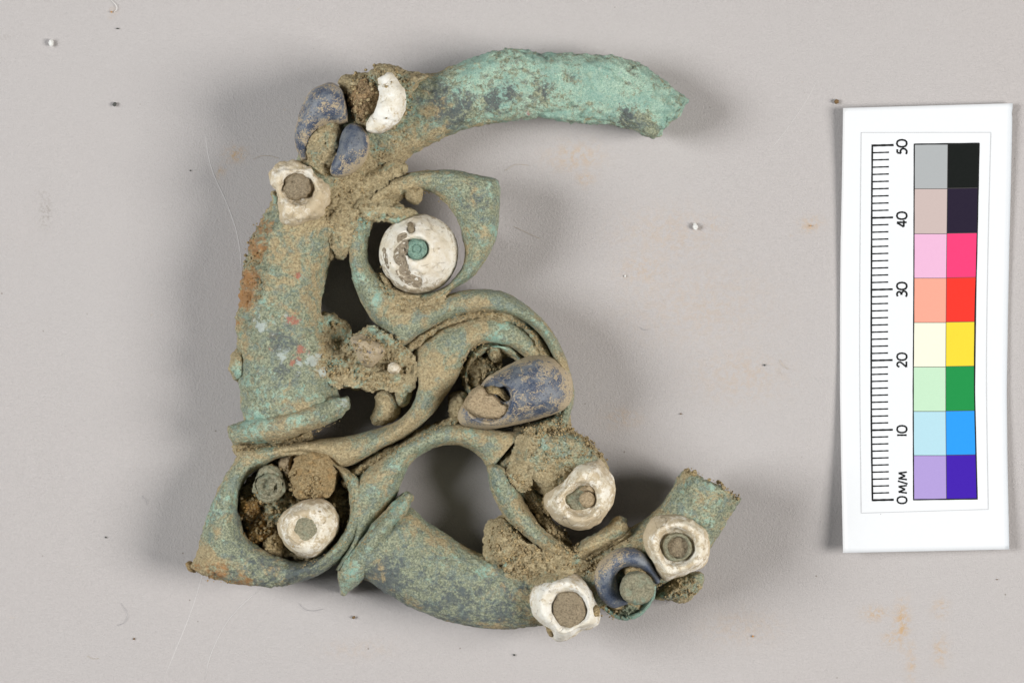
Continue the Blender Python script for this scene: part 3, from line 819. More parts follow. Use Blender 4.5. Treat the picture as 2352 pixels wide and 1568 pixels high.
# ------------------------------------------------------------------ upper left: blue glass, white crescent, white ring
lump('soil_core', (46, 64), (746, 334), 13.6, 8, M_CRUST, .8, 131)
gl = ribbon('glass_inlay', [(693, 367), (678, 337), (678, 296), (692, 253), (715, 211), (745, 194), (769, 192), (787, 206), (796, 232), (799, 255), (801, 281)],
    [(712, 364), (716, 330), (728, 306), (748, 292), (766, 286), (778, 288), (786, 287), (792, 286), (796, 285), (798, 284), (800, 284)],
    [(0, 9.5, 1.5, 3), (.25, 10.8, 3.2, 4), (.6, 11.6, 4.0, 5), (.85, 11, 3.0, 4), (1, 10.5, 1.2, 2.5)], M_GLASS, root, bias={'soil': .02}, noise=((.4, .12), (2, .03)), seed=135, e=(.9, .9), cap=.3, edge_soil=.1,
    dents=[(779, 238, 5, .7), (772, 243, 4, .6), (781, 250, 3.5, .6), (782, 257, 3, .5)])
disc('glass_inlay', [(798, 290), (821, 286), (842, 308), (848, 332), (842, 364), (824, 386), (798, 404), (772, 408), (758, 396), (762, 376), (773, 346), (780, 317)], (808, 345),
    dome(15.2, 9, .3), M_GLASS_B, root, bias={'soil': -.28}, noise=((.4, .1), (2, .03)), seed=137)
lump('soil_crust', [(702, 372), (720, 350), (760, 380), (770, 405), (750, 412), (722, 400)], (738, 385), 12.2, 7, seed=138, amp=.6)
M_BROWN = soil_mat('brown_earth', (.19, .125, .065), (.52, .38, .22), (.47, .29, .14))
lump('soil_core', [(806, 200), (830, 182), (858, 180), (872, 198), (878, 222), (874, 246), (858, 272), (838, 288), (818, 278), (804, 250), (800, 222)], (838, 234), 14.0, 8, M_BROWN, .9, 142, flat=.4)
cres = ribbon('shell_crescent', [(877, 178), (898, 171), (919, 191), (932, 223), (928, 255), (910, 286), (878, 306), (852, 303)],
    [(868, 184), (870, 204), (871, 223), (867, 243), (856, 260), (845, 277), (841, 288), (841, 297)],
    [(0, 13.2, 1.0, 2.5), (.3, 13.8, 2.1, 3.6), (.6, 13.8, 2.0, 3.6), (1, 13.0, 1.2, 2.5)], M_SHELL, root, bias={'soil': -.03}, noise=((.5, .25), (1.5, .12), (3, .05)), seed=141, e=(.85, .8), cap=.3, edge_soil=.1)
b1 = disc('shell_bead', [(620, 396), (646, 376), (687, 370), (722, 393), (754, 422), (763, 442), (754, 481), (728, 510), (693, 521), (663, 519), (643, 507), (645, 480), (640, 448), (626, 424)], (692, 442),
    torus_prof(13.2, 8.0, .42, .5), M_SHELL_D, root, noise=((.45, .34), (1.3, .2), (2.8, .1)), seed=145, bias={'soil': -.10}, dents=[(684, 431, 40, 1.1)], pits=.12, label='white shell bead with a chipped left edge and earth in its hole')
lump('bead_core', (35, 34), (684, 431), 12.9, 9, M_CORE, .55, 147, flat=.75, parent=b1)
lump('soil_lump', [(624, 440), (640, 445), (648, 478), (645, 500), (636, 485), (627, 465)], (638, 470), 9.5, 5, seed=148, amp=.5, bias={'turq': .2})

# ------------------------------------------------------------------ the large round bead in the eye ring
eye = disc('shell_bead', 91, (962, 583), [(0, 12.9), (.2, 12.85), (.45, 12.45), (.65, 11.7), (.82, 10.7), (.93, 9.6), (.985, 8.6), (1, 7.8), (.98, 6.6), (.9, 5.2), (.6, 4.6)], M_SHELL_E, root,
    noise=((.28, .12), (1.4, .06), (3, .03)), seed=151, dents=[(957, 571, 28, 1.0), (944, 528, 9, .7), (930, 620, 14, .35), (918, 600, 18, .3), (950, 640, 22, .3), (905, 580, 12, .25), (930, 545, 12, .25)], step=.22,
    bias={'soil': -.14}, label='large round domed shell bead with a green stud in its centre')
M_STAIN = soil_mat('eye_stain', (.27, .215, .15), (.49, .41, .30), (.40, .33, .235))
# brown loss patches on its left flank
def patch(name, pts, zoff, mat, parent, seed):
    o = np.asarray(pts, float)
    c = o.mean(0)
    q = spline(pts, 40, True)
    rows = []
    for k in np.linspace(.02, 1, 12):
        p = c + (q - c) * k
        h = height_at(p[:, 0], p[:, 1])
        for _ in range(2):
            h = (np.roll(h, 1) + h + np.roll(h, -1)) / 3
        rows.append(P3(p[:, 0], p[:, 1], h + zoff * (1 - k ** 4) - .10 * (k > .98)))
    V = np.concatenate(rows)
    Q = grid_quads(12, 40, False, True)
    if normals(V, Q)[:, 2].mean() < 0:
        Q = Q[:, ::-1]
    return finish(name, V, Q, mat, parent, noise=((1.4, .05), (3, .03)), seed=seed)
disc('stud', 24, (957.5, 572), [(0, 13.2), (.3, 13.3), (.42, 13.05), (.55, 13.25), (.8, 13.1), (.95, 12.7), (1, 12.2), (.97, 11)], M_STUD, eye, noise=((1.2, .08), (3, .07)), seed=155, step=.14, bias={'turq': .3}, label='round turquoise green stud')
lump('soil_lump', [(936, 515), (946, 512), (954, 530), (953, 545), (944, 548), (938, 535)], (945, 530), 12.1, 9.5, M_CORE, .3, 157, parent=eye)
lump('soil_lump', [(872, 632), (885, 630), (902, 655), (893, 662), (880, 650)], (886, 646), 9.3, 6, seed=158, amp=.3)
for i, (pts) in enumerate(([(914, 562), (934, 550), (940, 570), (932, 592), (938, 610), (936, 626), (914, 612), (902, 588)], [(912, 542), (930, 534), (936, 543), (922, 552), (914, 558)],
                           [(908, 622), (926, 614), (950, 630), (968, 640), (966, 658), (945, 658), (920, 644)], [(878, 575), (886, 570), (890, 600), (894, 618), (886, 610)])):
    patch('dirt_patch', pts, .04, M_STAIN, eye, 160 + i)

# ------------------------------------------------------------------ scroll socket: earth and the large blue inlay
lump('soil_lump', (48, 46), (1108, 862), 7.4, 2, seed=171, amp=1.0)
lump('soil_lump', (18, 26), (1138, 812), 7.6, 2, seed=172, amp=.6)
lump('soil_lump', (60, 24), (1185, 800), 7.0, 2, seed=173, amp=.7)
lump('soil_lump', [(1040, 905), (1068, 900), (1075, 950), (1062, 985), (1040, 970), (1032, 935)], (1054, 942), 8.2, 2, seed=174, amp=.8)
lump('soil_lump', [(1180, 985), (1240, 965), (1300, 945), (1312, 985), (1300, 1010), (1230, 1015)], (1250, 985), 9.4, 3, seed=175, amp=.5)
pear = disc('glass_inlay', [(1101, 886), (1119, 866), (1142, 854), (1172, 837), (1201, 823), (1236, 816), (1271, 822), (1298, 842), (1312, 866), (1315, 895), (1310, 924), (1292, 942), (1254, 957), (1213, 968),
    (1169, 980), (1134, 986), (1096, 984), (1076, 980), (1062, 977), (1053, 966), (1052, 948), (1064, 927), (1082, 904)], (1180, 906),
    [(0, 14.9), (.2, 14.85), (.45, 14.4), (.65, 13.6), (.82, 12.5), (.93, 11.2), (1, 9.6), (.97, 8.3), (.8, 7.4)], M_GLASS, root, noise=((.3, .12), (2.4, .035)), seed=181,
    dents=[(1122, 918, 52, 1.6), (1092, 912, 26, 1.6), (1160, 905, 18, 1.4)], step=.24, bias={'soil': -.02}, label='large pear shaped dark blue glass inlay with a clay filled hole')
lump('clay_plug', [(1062, 930), (1080, 899), (1103, 884), (1119, 899), (1136, 904), (1150, 917), (1162, 930), (1180, 936), (1170, 953), (1144, 963), (1108, 961), (1078, 948)], (1115, 928), 13.9, 10, M_CLAY, .34, 183, flat=.75, parent=pear)
lump('soil_lump', [(1108, 892), (1130, 885), (1152, 892), (1170, 912), (1172, 925), (1158, 918), (1140, 905), (1118, 902)], (1146, 904), 13.8, 10, M_SOIL, .45, 184, parent=pear)

# ------------------------------------------------------------------ lower left pocket
lump('soil_bed', [(580, 1090), (640, 1056), (700, 1050), (760, 1070), (800, 1120), (804, 1190), (780, 1240), (740, 1275), (690, 1288), (630, 1274), (580, 1245), (552, 1200), (548, 1150)], (675, 1165), 5.2, .8, seed=191, amp=1.9, flat=.8)
lump('soil_lump', (26, 30), (577, 1165), 6.6, 2, M_OCHRE, 1.2, 192)
lump('soil_lump', (30, 22), (600, 1225), 6.8, 2, M_OCHRE, 1.1, 193)
lump('soil_lump', (28, 26), (632, 1250), 7.6, 2, M_SOIL, .6, 194)
lump('soil_lump', [(640, 1060), (660, 1040), (676, 1042), (672, 1075), (670, 1105), (650, 1090)], (660, 1070), 8.2, 2, M_CLAY, .4, 195)
lump('soil_lump', (22, 14), (622, 1076), 7.4, 2, M_SOIL, .6, 196)
lump('rust_nodule', [(671, 1080), (680, 1052), (704, 1036), (735, 1034), (762, 1048), (780, 1068), (778, 1094), (768, 1118), (752, 1138), (715, 1144), (685, 1146), (672, 1125), (668, 1100)], (725, 1088), 11.6, 4, M_RUST, .75, 197, flat=.35, label='rusty brown rounded lump')
cup = disc('stud', 39, (619, 1113), [(0, 8.2), (.55, 8.2), (.66, 8.4), (.76, 9.0), (.86, 9.2), (.96, 8.8), (1, 8.0), (.9, 5)], M_STUD_D, root, noise=((.7, .4), (2.2, .2)), seed=198, step=.18, bias={'turq': .12}, label='dirty green cupped stud in the lower left pocket')
disc('stud_head', 29, (620, 1115), [(0, 10.0), (.3, 9.9), (.42, 9.45), (.55, 9.4), (.72, 9.9), (.88, 9.8), (1, 9.2), (.96, 8)], M_STUD_D, cup, noise=((.9, .3), (2.4, .16)), seed=199, pits=.2, step=.15)
b2 = disc('shell_bead', [(639, 1207), (648, 1181), (671, 1161), (704, 1148), (735, 1144), (761, 1156), (776, 1179), (780, 1202), (771, 1232), (753, 1258), (730, 1276), (704, 1280), (679, 1273), (658, 1256), (643, 1232)], (709, 1212),
    [(0, 11.9), (.3, 12.0), (.5, 12.0), (.68, 11.6), (.84, 10.6), (.95, 9.2), (1, 8.0), (.96, 6.6), (.85, 5)], M_SHELL_C, root, noise=((.4, .16), (1.4, .08), (3, .04)), seed=201, dents=[(702, 1214, 32, .45)], bias={'soil': .10}, label='white shell bead in the lower left pocket')
disc('bead_core', 29, (702, 1214), [(0, 11.75), (.4, 11.7), (.75, 11.75), (.95, 11.5), (1, 11.2), (.95, 10)], M_STUD_D, b2, noise=((1.2, .1), (3, .06)), seed=202, step=.18)
lump('soil_lump', [(752, 1140), (775, 1130), (790, 1160), (800, 1200), (788, 1225), (776, 1180)], (782, 1178), 6.0, 2, M_SOIL, .8, 203)

# ------------------------------------------------------------------ right hand beads
b3 = disc('shell_bead', [(1251, 1154), (1260, 1130), (1289, 1106), (1309, 1085), (1335, 1064), (1371, 1055), (1394, 1075), (1409, 1101), (1411, 1134), (1404, 1167), (1384, 1197), (1355, 1213), (1322, 1217), (1289, 1204), (1266, 1184)], (1332, 1142),
    torus_prof(14.4, 6.5, .42, .6), M_SHELL_C, root, noise=((.3, .25), (1.2, .08), (2.8, .04)), seed=211, bias={'soil': .05}, dents=[(1336, 1146, 40, .9)], label='white shell bead with a small earth plug beside the arched opening')
disc('bead_core', [(1290, 1138), (1310, 1125), (1335, 1108), (1365, 1112), (1375, 1140), (1362, 1162), (1335, 1172), (1305, 1168)], (1335, 1144), dome(13.3, 8, .8), M_STUD_D, b3, noise=((.8, .15), (2.4, .08)), seed=212, bias={'turq': .2})
lump('soil_lump', [(1322, 1122), (1345, 1110), (1370, 1115), (1374, 1135), (1355, 1126), (1335, 1128)], (1350, 1121), 14.0, 9, M_CLAY, .25, 213, parent=b3)
lump('stud', 20, (1348, 1144), 14.2, 9, M_CLAY, .18, 214, flat=.8, parent=b3)
b4 = disc('shell_bead', [(1475, 1236), (1483, 1213), (1503, 1191), (1536, 1179), (1569, 1180), (1602, 1197), (1625, 1220), (1632, 1250), (1628, 1279), (1613, 1304), (1585, 1316), (1552, 1326), (1529, 1334), (1515, 1322), (1501, 1299), (1483, 1269)], (1554, 1252),
    torus_prof(15.0, 8.5, .5, .7), M_SHELL_C, root, noise=((.35, .25), (1.2, .08), (2.8, .04)), seed=221, bias={'soil': .08}, dents=[(1556, 1255, 44, .9)], label='white shell bead nearest the broken end of the lower tube')
ribbon('stud_ring', [(1556 + 34 * math.cos(a), 1256 + 34 * math.sin(a)) for a in np.linspace(0, 6.283, 14, endpoint=False)], [(1556 + 24 * math.cos(a), 1256 + 24 * math.sin(a)) for a in np.linspace(0, 6.283, 14, endpoint=False)],
    [(0, 13.6, .8, 1.5), (.5, 13.6, .8, 1.5)], M_STUD_D, b4, closed=True, step=.16, noise=((1.2, .1), (3, .06)), seed=222)
lump('bead_core', (38, 38), (1556, 1255), 13.7, 10, M_CORE, .45, 223, flat=.75, parent=b4)
cup2 = disc('cup', [(1375, 1385), (1368, 1350), (1378, 1310), (1410, 1285), (1450, 1282), (1490, 1300), (1506, 1335), (1503, 1370), (1485, 1400), (1460, 1418), (1430, 1423), (1400, 1412)], (1438, 1352),
    [(0, 6.6), (.6, 6.6), (.8, 6.9), (.88, 8.0), (.94, 8.3), (1, 7.6), (.95, 5), (.7, 3)], M_CUP, root, noise=((.8, .12), (2.4, .06)), seed=231, bias={'turq': .3}, label='pale turquoise cup rim under the blue bead')
lump('soil_lump', [(1395, 1395), (1410, 1375), (1445, 1372), (1475, 1385), (1470, 1402), (1440, 1412), (1412, 1408)], (1436, 1392), 8.6, 4, M_SOIL, 1.0, 232)
b5 = ribbon('glass_bead', [(1440, 1386), (1407, 1395), (1379, 1372), (1365, 1342), (1368, 1309), (1384, 1283), (1411, 1263), (1440, 1256), (1473, 1266), (1500, 1296), (1516, 1325), (1515, 1336)],
    [(1438, 1374), (1424, 1352), (1418, 1335), (1416, 1322), (1420, 1312), (1428, 1305), (1438, 1301), (1447, 1300), (1470, 1305), (1490, 1320), (1500, 1333), (1504, 1340)],
    [(0, 10, 1.5, 3), (.3, 11.0, 3.0, 4), (.6, 11.6, 3.2, 4), (.85, 11.2, 2.4, 3.4), (1, 10.6, 1.0, 2.5)], M_GLASS_B, root, bias={'soil': -.14}, noise=((.4, .1), (2, .03)), seed=235, e=(.9, .9), cap=.3, edge_soil=.08, label='broken dark blue glass bead')
disc('stud', [(1425, 1352), (1432, 1328), (1450, 1314), (1475, 1315), (1495, 1330), (1502, 1352), (1494, 1374), (1474, 1387), (1450, 1386), (1432, 1373)], (1463, 1351), [(0, 15.6), (.25, 15.5), (.4, 15.25), (.6, 15.4), (.85, 15.3), (.97, 14.9), (1, 14.3), (.97, 12), (.8, 10)], M_STUD_D, b5,
    noise=((1, .12), (2.6, .08)), seed=236, step=.18, bias={'turq': -.02})
lump('soil_lump', [(1428, 1300), (1450, 1298), (1472, 1304), (1496, 1322), (1500, 1338), (1470, 1325), (1440, 1325)], (1462, 1314), 13.4, 9, M_SOIL, .5, 237, parent=b5)
b6 = disc('shell_bead', [(1218, 1382), (1223, 1355), (1236, 1332), (1262, 1316), (1302, 1309), (1335, 1322), (1355, 1342), (1365, 1359), (1371, 1382), (1379, 1405), (1375, 1431), (1355, 1443), (1335, 1448), (1315, 1463), (1292, 1472), (1272, 1467), (1262, 1448), (1243, 1428), (1224, 1408)], (1300, 1388),
    torus_prof(14.2, 6.5, .5, .6), M_SHELL, root, noise=((.3, .28), (1.2, .09), (2.8, .05)), seed=241, dents=[(1309, 1398, 44, .7)], bias={'soil': -.12}, label='brightest white shell bead at the bottom of the lower tube')
disc('bead_core', (40, 46), (1308, 1398), dome(14.0, 10, .85), M_CORE, b6, noise=((.8, .14), (2.5, .08)), seed=242)
lump('soil_lump', [(1248, 1425), (1262, 1428), (1275, 1450), (1268, 1462), (1258, 1448)], (1262, 1443), 12.0, 8, M_SOIL, .4, 243, parent=b6)
lump('soil_lump', (12, 14), (1366, 1402), 13.6, 10, M_SOIL, .3, 244, parent=b6)

lump('soil_lump', [(1244, 1140), (1256, 1122), (1276, 1128), (1272, 1160), (1262, 1186), (1248, 1172)], (1260, 1152), 10.6, 4, M_SOIL, .9, 610)
drape('soil_crust', [(1186, 1238), (1236, 1258), (1290, 1280), (1340, 1284), (1356, 1296), (1300, 1322), (1225, 1342), (1174, 1316), (1150, 1280)], .2, 503, k=7, amp=1.3, bias={'turq': .12, 'soil': -.08})
drape('soil_crust', [(1192, 1000), (1240, 984), (1262, 1020), (1234, 1072), (1216, 1120), (1196, 1130), (1166, 1088), (1178, 1040)], .2, 505, k=8, amp=1.2, bias={'turq': .05})
drape('soil_crust', [(890, 690), (930, 680), (985, 682), (1030, 668), (1012, 690), (960, 706), (915, 708)], .2, 507, k=2, amp=.5)
# ------------------------------------------------------------------ loose grains of earth clinging in the hollows
g = []
g += along([(1290, 985), (1272, 880), (1240, 790), (1190, 740), (1130, 722), (1070, 724), (1010, 746), (965, 780), (925, 803)], 700, 3.5, .06, .26, 1)
g += along([(1060, 960), (1000, 985), (940, 1015), (880, 1045), (820, 1085), (790, 1110)], 350, 4, .06, .28, 2)
g += along([(545, 1030), (620, 1022), (700, 1005), (780, 975)], 380, 5, .06, .26, 3)
g += within((800, 470), (60, 70), 260, .06, .34, 4)
g += within((870, 225), (80, 80), 450, .07, .45, 5)
g += within((870, 830), (75, 65), 450, .07, .40, 6)
g += within((770, 810), (40, 70), 300, .07, .40, 7)
g += along([(770, 600), (760, 700), (770, 800)], 60, 8, .06, .2, 8)
g += within((1260, 1290), (120, 45), 700, .07, .42, 9)
g += within((1165, 1245), (45, 50), 300, .07, .36, 10)
g += within((1300, 1040), (90, 60), 450, .06, .3, 11)
g += along([(1200, 990), (1300, 985), (1350, 1010), (1390, 1060)], 200, 6, .1, .45, 12)
g += within((660, 1170), (110, 100), 900, .07, .48, 13)
g += along([(690, 1300), (780, 1250), (808, 1180), (800, 1110)], 160, 4, .06, .22, 14)
g += within((960, 700), (60, 22), 260, .05, .2, 15)
g += within((1105, 850), (50, 60), 300, .07, .4, 16)
g += along([(1180, 1090), (1230, 1160), (1290, 1230), (1330, 1262)], 350, 9, .07, .45, 17)
g += within((1555, 1350), (50, 26), 200, .07, .36, 18)
g += along([(1380, 1385), (1400, 1410), (1440, 1410), (1470, 1390)], 120, 6, .07, .36, 19)
g += within((580, 600), (26, 110), 260, .07, .36, 20)
g += along([(880, 450), (950, 440), (1000, 455), (1045, 515)], 120, 4, .06, .24, 22)
g += within((890, 640), (25, 40), 160, .06, .28, 23)
g += along([(930, 1140), (880, 1190), (830, 1250), (790, 1300)], 120, 3, .05, .2, 24)
g += along([(745, 420), (800, 420), (850, 380), (910, 330), (950, 250)], 260, 14, .05, .26, 25)
g += within((1250, 985), (60, 22), 200, .06, .3, 26)
g += along([(1440, 1250), (1380, 1280), (1340, 1310)], 180, 9, .06, .3, 27)
g += within((1380, 1370), (16, 50), 60, .06, .3, 28)
g += along([(1573, 1079), (1612, 1084), (1650, 1106), (1696, 1144)], 140, 4, .1, .5, 35)
grains('soil_grains', g, M_SOIL, root, 5)
rg = within((572, 640), (18, 80), 50, .06, .2, 31) + within((585, 1190), (30, 60), 160, .08, .4, 32) + within((520, 1330), (60, 8), 60, .06, .22, 33)
grains('rust_grains', rg, M_OCHRE, root, 6)

# ------------------------------------------------------------------ scale card
def zcard(dx, dy):
    v = (np.asarray(dy, float) - 250) / 1012.0
    u = (np.asarray(dx, float) - 1937) / 385.0
    a = np.where(v < .5, 1.1 * ((.5 - v) / .5) ** 2, 2.1 * ((v - .5) / .5) ** 2)
    return .35 + a * (1 - .5 * u)

card = bpy.data.objects.new('scale_card', None)
COL.objects.link(card)
card.location = P3(2120, 760, 0).tolist()[0] * MM if False else tuple(P3(2120, 760, 0) * MM)
card.empty_display_size = .01
card['label'] = 'white photographic scale card with millimetre ruler and two columns of colour patches'
card['category'] = 'scale card'
CO = np.asarray(P3(2120, 760, 0))

def edge_x(side, y):
    if side == 0:
        return np.interp(y, [238, 420, 560, 730, 900, 1050, 1270], [1937, 1934, 1931, 1929.5, 1929.5, 1932, 1936.5])
    return np.interp(y, [238, 420, 560, 730, 900, 1050, 1270], [2326, 2322, 2318.5, 2315, 2312.5, 2314, 2318.5])

def build_card():
    nu, nv = 30, 90
    top, bot = [], []
    U, T = np.meshgrid(np.linspace(0, 1, nu), np.linspace(0, 1, nv), indexing='ij')
    yl, yr = 248.5 + T * (1269 - 248.5), 237.5 + T * (1261 - 237.5)
    y = yl + (yr - yl) * U
    x = edge_x(0, y) + (edge_x(1, y) - edge_x(0, y)) * U
    chip = np.exp(-(((x - 2322) / 6) ** 2 + ((y - 262) / 8) ** 2)) * 2.2
    x = x - chip * (U > .9)
    z = zcard(x, y)
    A = P3(x.ravel(), y.ravel(), z.ravel())
    B = A - [0, 0, .30]
    Q = grid_quads(nu, nv, False, False)
    N = len(A)
    rim = np.concatenate([np.arange(nv), np.arange(1, nu) * nv + nv - 1, (nu - 1) * nv + np.arange(nv - 2, -1, -1), np.arange(nu - 2, 0, -1) * nv])
    r2 = np.roll(rim, -1)
    side = np.stack([rim, r2, r2 + N, rim + N], 1)
    V = np.concatenate([A, B])
    if normals(A, Q)[:, 2].mean() < 0:
        Qa, Qb = Q[:, ::-1], Q + N
    else:
        Qa, Qb = Q, Q[:, ::-1] + N
    me = mesh_from('card_sheet', V - CO, np.concatenate([Qa, Qb, side]))
    n = NT('card_white')
    f = n.noise(1.4, 4, .6)
    c = n.mix(f, (.70, .718, .732), (.725, .743, .757))
    spk = n.ramp(n.voro(.18), .012, .022, 1, 0)
    c = n.mix(n.math('MULTIPLY', spk, .7), c, (.2, .19, .18))
    link('card_sheet', me, card, n.out(c, .42, .22, n.bump(f, .012, .4)))
build_card()

def print_quad(name, pts, mat, lift=.012, nu=10, nv=14, label=None):
    """flat print lying on the bent card: four traced corners TL TR BR BL"""
    tl, tr, br, bl = (np.asarray(p, float) for p in pts)
    U, T = np.meshgrid(np.linspace(0, 1, nu), np.linspace(0, 1, nv), indexing='ij')
    q = (tl * ((1 - U) * (1 - T))[..., None] + tr * (U * (1 - T))[..., None] + br * (U * T)[..., None] + bl * ((1 - U) * T)[..., None]).reshape(-1, 2)
    V = P3(q[:, 0], q[:, 1], zcard(q[:, 0], q[:, 1]) + lift) - CO
    Q = grid_quads(nu, nv, False, False)
    if normals(V, Q)[:, 2].mean() < 0:
        Q = Q[:, ::-1]
    return link(name, mesh_from(name, V, Q), card, mat, None, label)

def lin(*rgb):
    return tuple(((c / 255) / 12.92 if c / 255 <= .04045 else ((c / 255 + .055) / 1.055) ** 2.4) for c in rgb)

def stroke(name, paths, width, mat, lift=.016, closed=False, parent=None):
    Vs, Qs, off = [], [], 0
    for path in paths:
        cl = len(path) > 3 and path[0] == path[-1]
        p = np.asarray(path[:-1] if cl else path, float)
        n = 40 if len(p) > 2 else 10
        if len(p) > 2:
            q = spline(p, n, cl)
        else:
            q = p[0] + (p[1] - p[0]) * np.linspace(0, 1, n)[:, None]
        tg = (np.roll(q, -1, 0) - np.roll(q, 1, 0)) if cl else np.gradient(q, axis=0)
        nr = np.stack([-tg[:, 1], tg[:, 0]], 1)
        nr /= np.linalg.norm(nr, axis=1, keepdims=True) + 1e-9
        wob = 1 + .10 * np.sin(np.arange(n) * 1.7 + len(Vs))
        a, b = q + nr * (width / 2 * wob)[:, None], q - nr * (width / 2 * wob)[:, None]
        both = np.stack([a, b], 1).reshape(-1, 2)
        V = P3(both[:, 0], both[:, 1], zcard(both[:, 0], both[:, 1]) + lift)
        Q = grid_quads(n, 2, cl, False)
        if normals(V, Q)[:, 2].mean() < 0:
            Q = Q[:, ::-1]
        Vs.append(V - CO); Qs.append(Q + off); off += len(V)
        lift += .0015
    return link(name, mesh_from(name, np.concatenate(Vs), np.concatenate(Qs)), card, mat)

INK = plain('ink', (.010, .011, .011), .5, .12)
FAINT = plain('faint_line', (.50, .51, .52), .5)
GAP = plain('patch_line', (.05, .045, .045), .45)
ROWS = [332, 433.8, 537, 638.8, 740.6, 842.4, 944.4, 1045.6, 1146.4]
xl = lambda y: np.interp(y, [332, 540, 720, 900, 1147], [2100, 2099.4, 2098.8, 2097.6, 2098.5])
xm = lambda y: np.interp(y, [332, 540, 640, 720, 900, 1147], [2177, 2174.8, 2173.7, 2173, 2172, 2174])
xr = lambda y: np.interp(y, [332, 540, 640, 720, 900, 1147], [2249, 2244.5, 2242, 2239.5, 2238.5, 2244.5])
LEFT = [(178, 182, 183), (206, 188, 183), (240, 188, 220), (250, 172, 150), (250, 249, 226), (202, 236, 204), (186, 226, 238), (180, 160, 220)]
RIGHT = [(22, 26, 24), (40, 32, 52), (250, 66, 124), (250, 58, 46), (246, 222, 60), (34, 150, 76), (46, 160, 248), (68, 32, 178)]
LN = ['grey', 'dull pink', 'pale pink', 'salmon', 'cream', 'pale green', 'pale blue', 'lilac']
RN = ['black', 'dark violet', 'bright pink', 'red', 'yellow', 'green', 'bright blue', 'deep violet blue']
for k in range(8):
    y0, y1 = ROWS[k], ROWS[k + 1]
    for side, (cols, names) in enumerate(((LEFT, LN), (RIGHT, RN))):
        f = (xl, xm) if side == 0 else (xm, xr)
        dy = 2 * side
        g2 = .7
        m = plain('patch_' + names[k].replace(' ', '_'), tuple(v * .775 for v in lin(*cols[k])), .5, .10)
        print_quad('colour_patch', [(f[0](y0) + g2, y0 + g2 - dy * .5), (f[1](y0) - g2, y0 + g2 - dy), (f[1](y1) - g2, y1 - g2 - dy), (f[0](y1) + g2, y1 - g2 - dy * .5)], m, label=names[k] + ' colour patch')
print_quad('patch_border', [(xl(332) - 1.4, 330.6), (xr(332) + 1.4, 328.8), (xr(640) + 1.4, 638), (xl(640) - 1.4, 639)], GAP, .006, 8, 24)
print_quad('patch_border', [(xl(640) - 1.4, 639.1), (xr(640) + 1.4, 638.1), (xr(900) + 1.4, 899), (xl(900) - 1.4, 900)], GAP, .006, 8, 24)
print_quad('patch_border', [(xl(900) - 1.4, 900.1), (xr(900) + 1.4, 899.1), (xr(1147) + 1.4, 1146.4), (xl(1147) - 1.4, 1148.2)], GAP, .006, 8, 24)
stroke('border_line', [[(2100, 331.5), (2249, 329.5)]], 3.2, INK)
stroke('border_line', [[(2098, 1147), (2245, 1145)]], 3.2, INK)
stroke('border_line', [[(xl(y), y) for y in (331, 540, 720, 900, 1148)]], 2.8, INK)
stroke('border_line', [[(xr(y), y) for y in (330, 540, 640, 720, 900, 1146)]], 2.8, INK)
stroke('frame_line', [[(1978, 304.7), (2276, 304.4)]], 2.0, FAINT)
stroke('frame_line', [[(1978, 1177.7), (2270, 1169)]], 2.0, FAINT)
stroke('frame_line', [[(1978, 304.7), (1976, 500), (1974.6, 718), (1975, 900), (1978, 1177.7)]], 2.0, FAINT)
stroke('frame_line', [[(2276, 304.4), (2271, 500), (2267, 718), (2266, 900), (2270, 1169)]], 2.0, FAINT)
xt = lambda y: np.interp(y, [332, 480, 600, 718, 900, 1000, 1150], [2003.6, 2002.4, 2001.8, 2001.3, 2001.2, 2001.8, 2004])
stroke('ruler_line', [[(xt(y), y) for y in (332, 480, 600, 718, 900, 1000, 1150)]], 3.8, INK)
tick_y = np.interp(np.arange(51), [0, 10, 20, 30, 40, 50], [1147.5, 987, 827.2, 664.8, 500, 334])
for k, y in enumerate(tick_y):
    major = k % 10 == 0
    x0 = float(xt(y))
    stroke('tick', [[(x0, y + .6), (x0 + (49 if major else 38.5), y - .6)]], 5.0 if k in (0, 50) else 4.4 if major else 3.3, INK)

# hand drawn numerals, reading upwards. glyph box: x along the reading direction, y up, 0..1 high
GL = {
 '0': [[(.36, 0), (.1, .12), (0, .5), (.1, .88), (.36, 1), (.62, .88), (.72, .5), (.62, .12), (.36, 0)]],
 '1': [[(.1, 0), (.1, 1)]],
 '2': [[(.02, .76), (.16, .97), (.4, .97), (.54, .76), (.44, .52), (.2, .24), (.02, .03)], [(.0, .03), (.6, .03)]],
 '3': [[(.04, .93), (.3, 1), (.5, .86), (.46, .64), (.2, .54)], [(.2, .54), (.48, .46), (.58, .24), (.42, .03), (.18, 0), (.0, .1)]],
 '4': [[(.42, 1), (.0, .3)], [(.0, .3), (.66, .3)], [(.46, 1), (.46, 0)]],
 '5': [[(.5, .97), (.14, .97)], [(.14, .97), (.08, .58)], [(.08, .58), (.3, .64), (.52, .5), (.54, .22), (.36, .02), (.16, 0), (.0, .08)]],
 'M': [[(.0, 0), (.12, .96)], [(.12, .96), (.42, .2)], [(.42, .2), (.74, .96)], [(.74, .96), (.86, 0)]],
 '/': [[(.0, -.08), (.34, 1.04)]],
}
ADV = {'0': .9, '1': .36, '2': .74, '3': .74, '4': .78, '5': .74, 'M': 1.04, '/': .50}
def write(text, xbase, ystart, size, width, names=None):
    """characters run upwards in the picture; their tops face the ruler"""
    y = ystart
    for ch in text:
        paths = [[(xbase - (1 - 0) * size * b + 0, y - size * a) for a, b in pa] for pa in GL[ch]]
        if ch == '0':
            paths = [pa[:-1] + [pa[0]] for pa in paths]
        stroke('numeral' if ch.isdigit() else 'letter', paths, width, INK)
        y -= ADV[ch] * size
XB = 2082.6
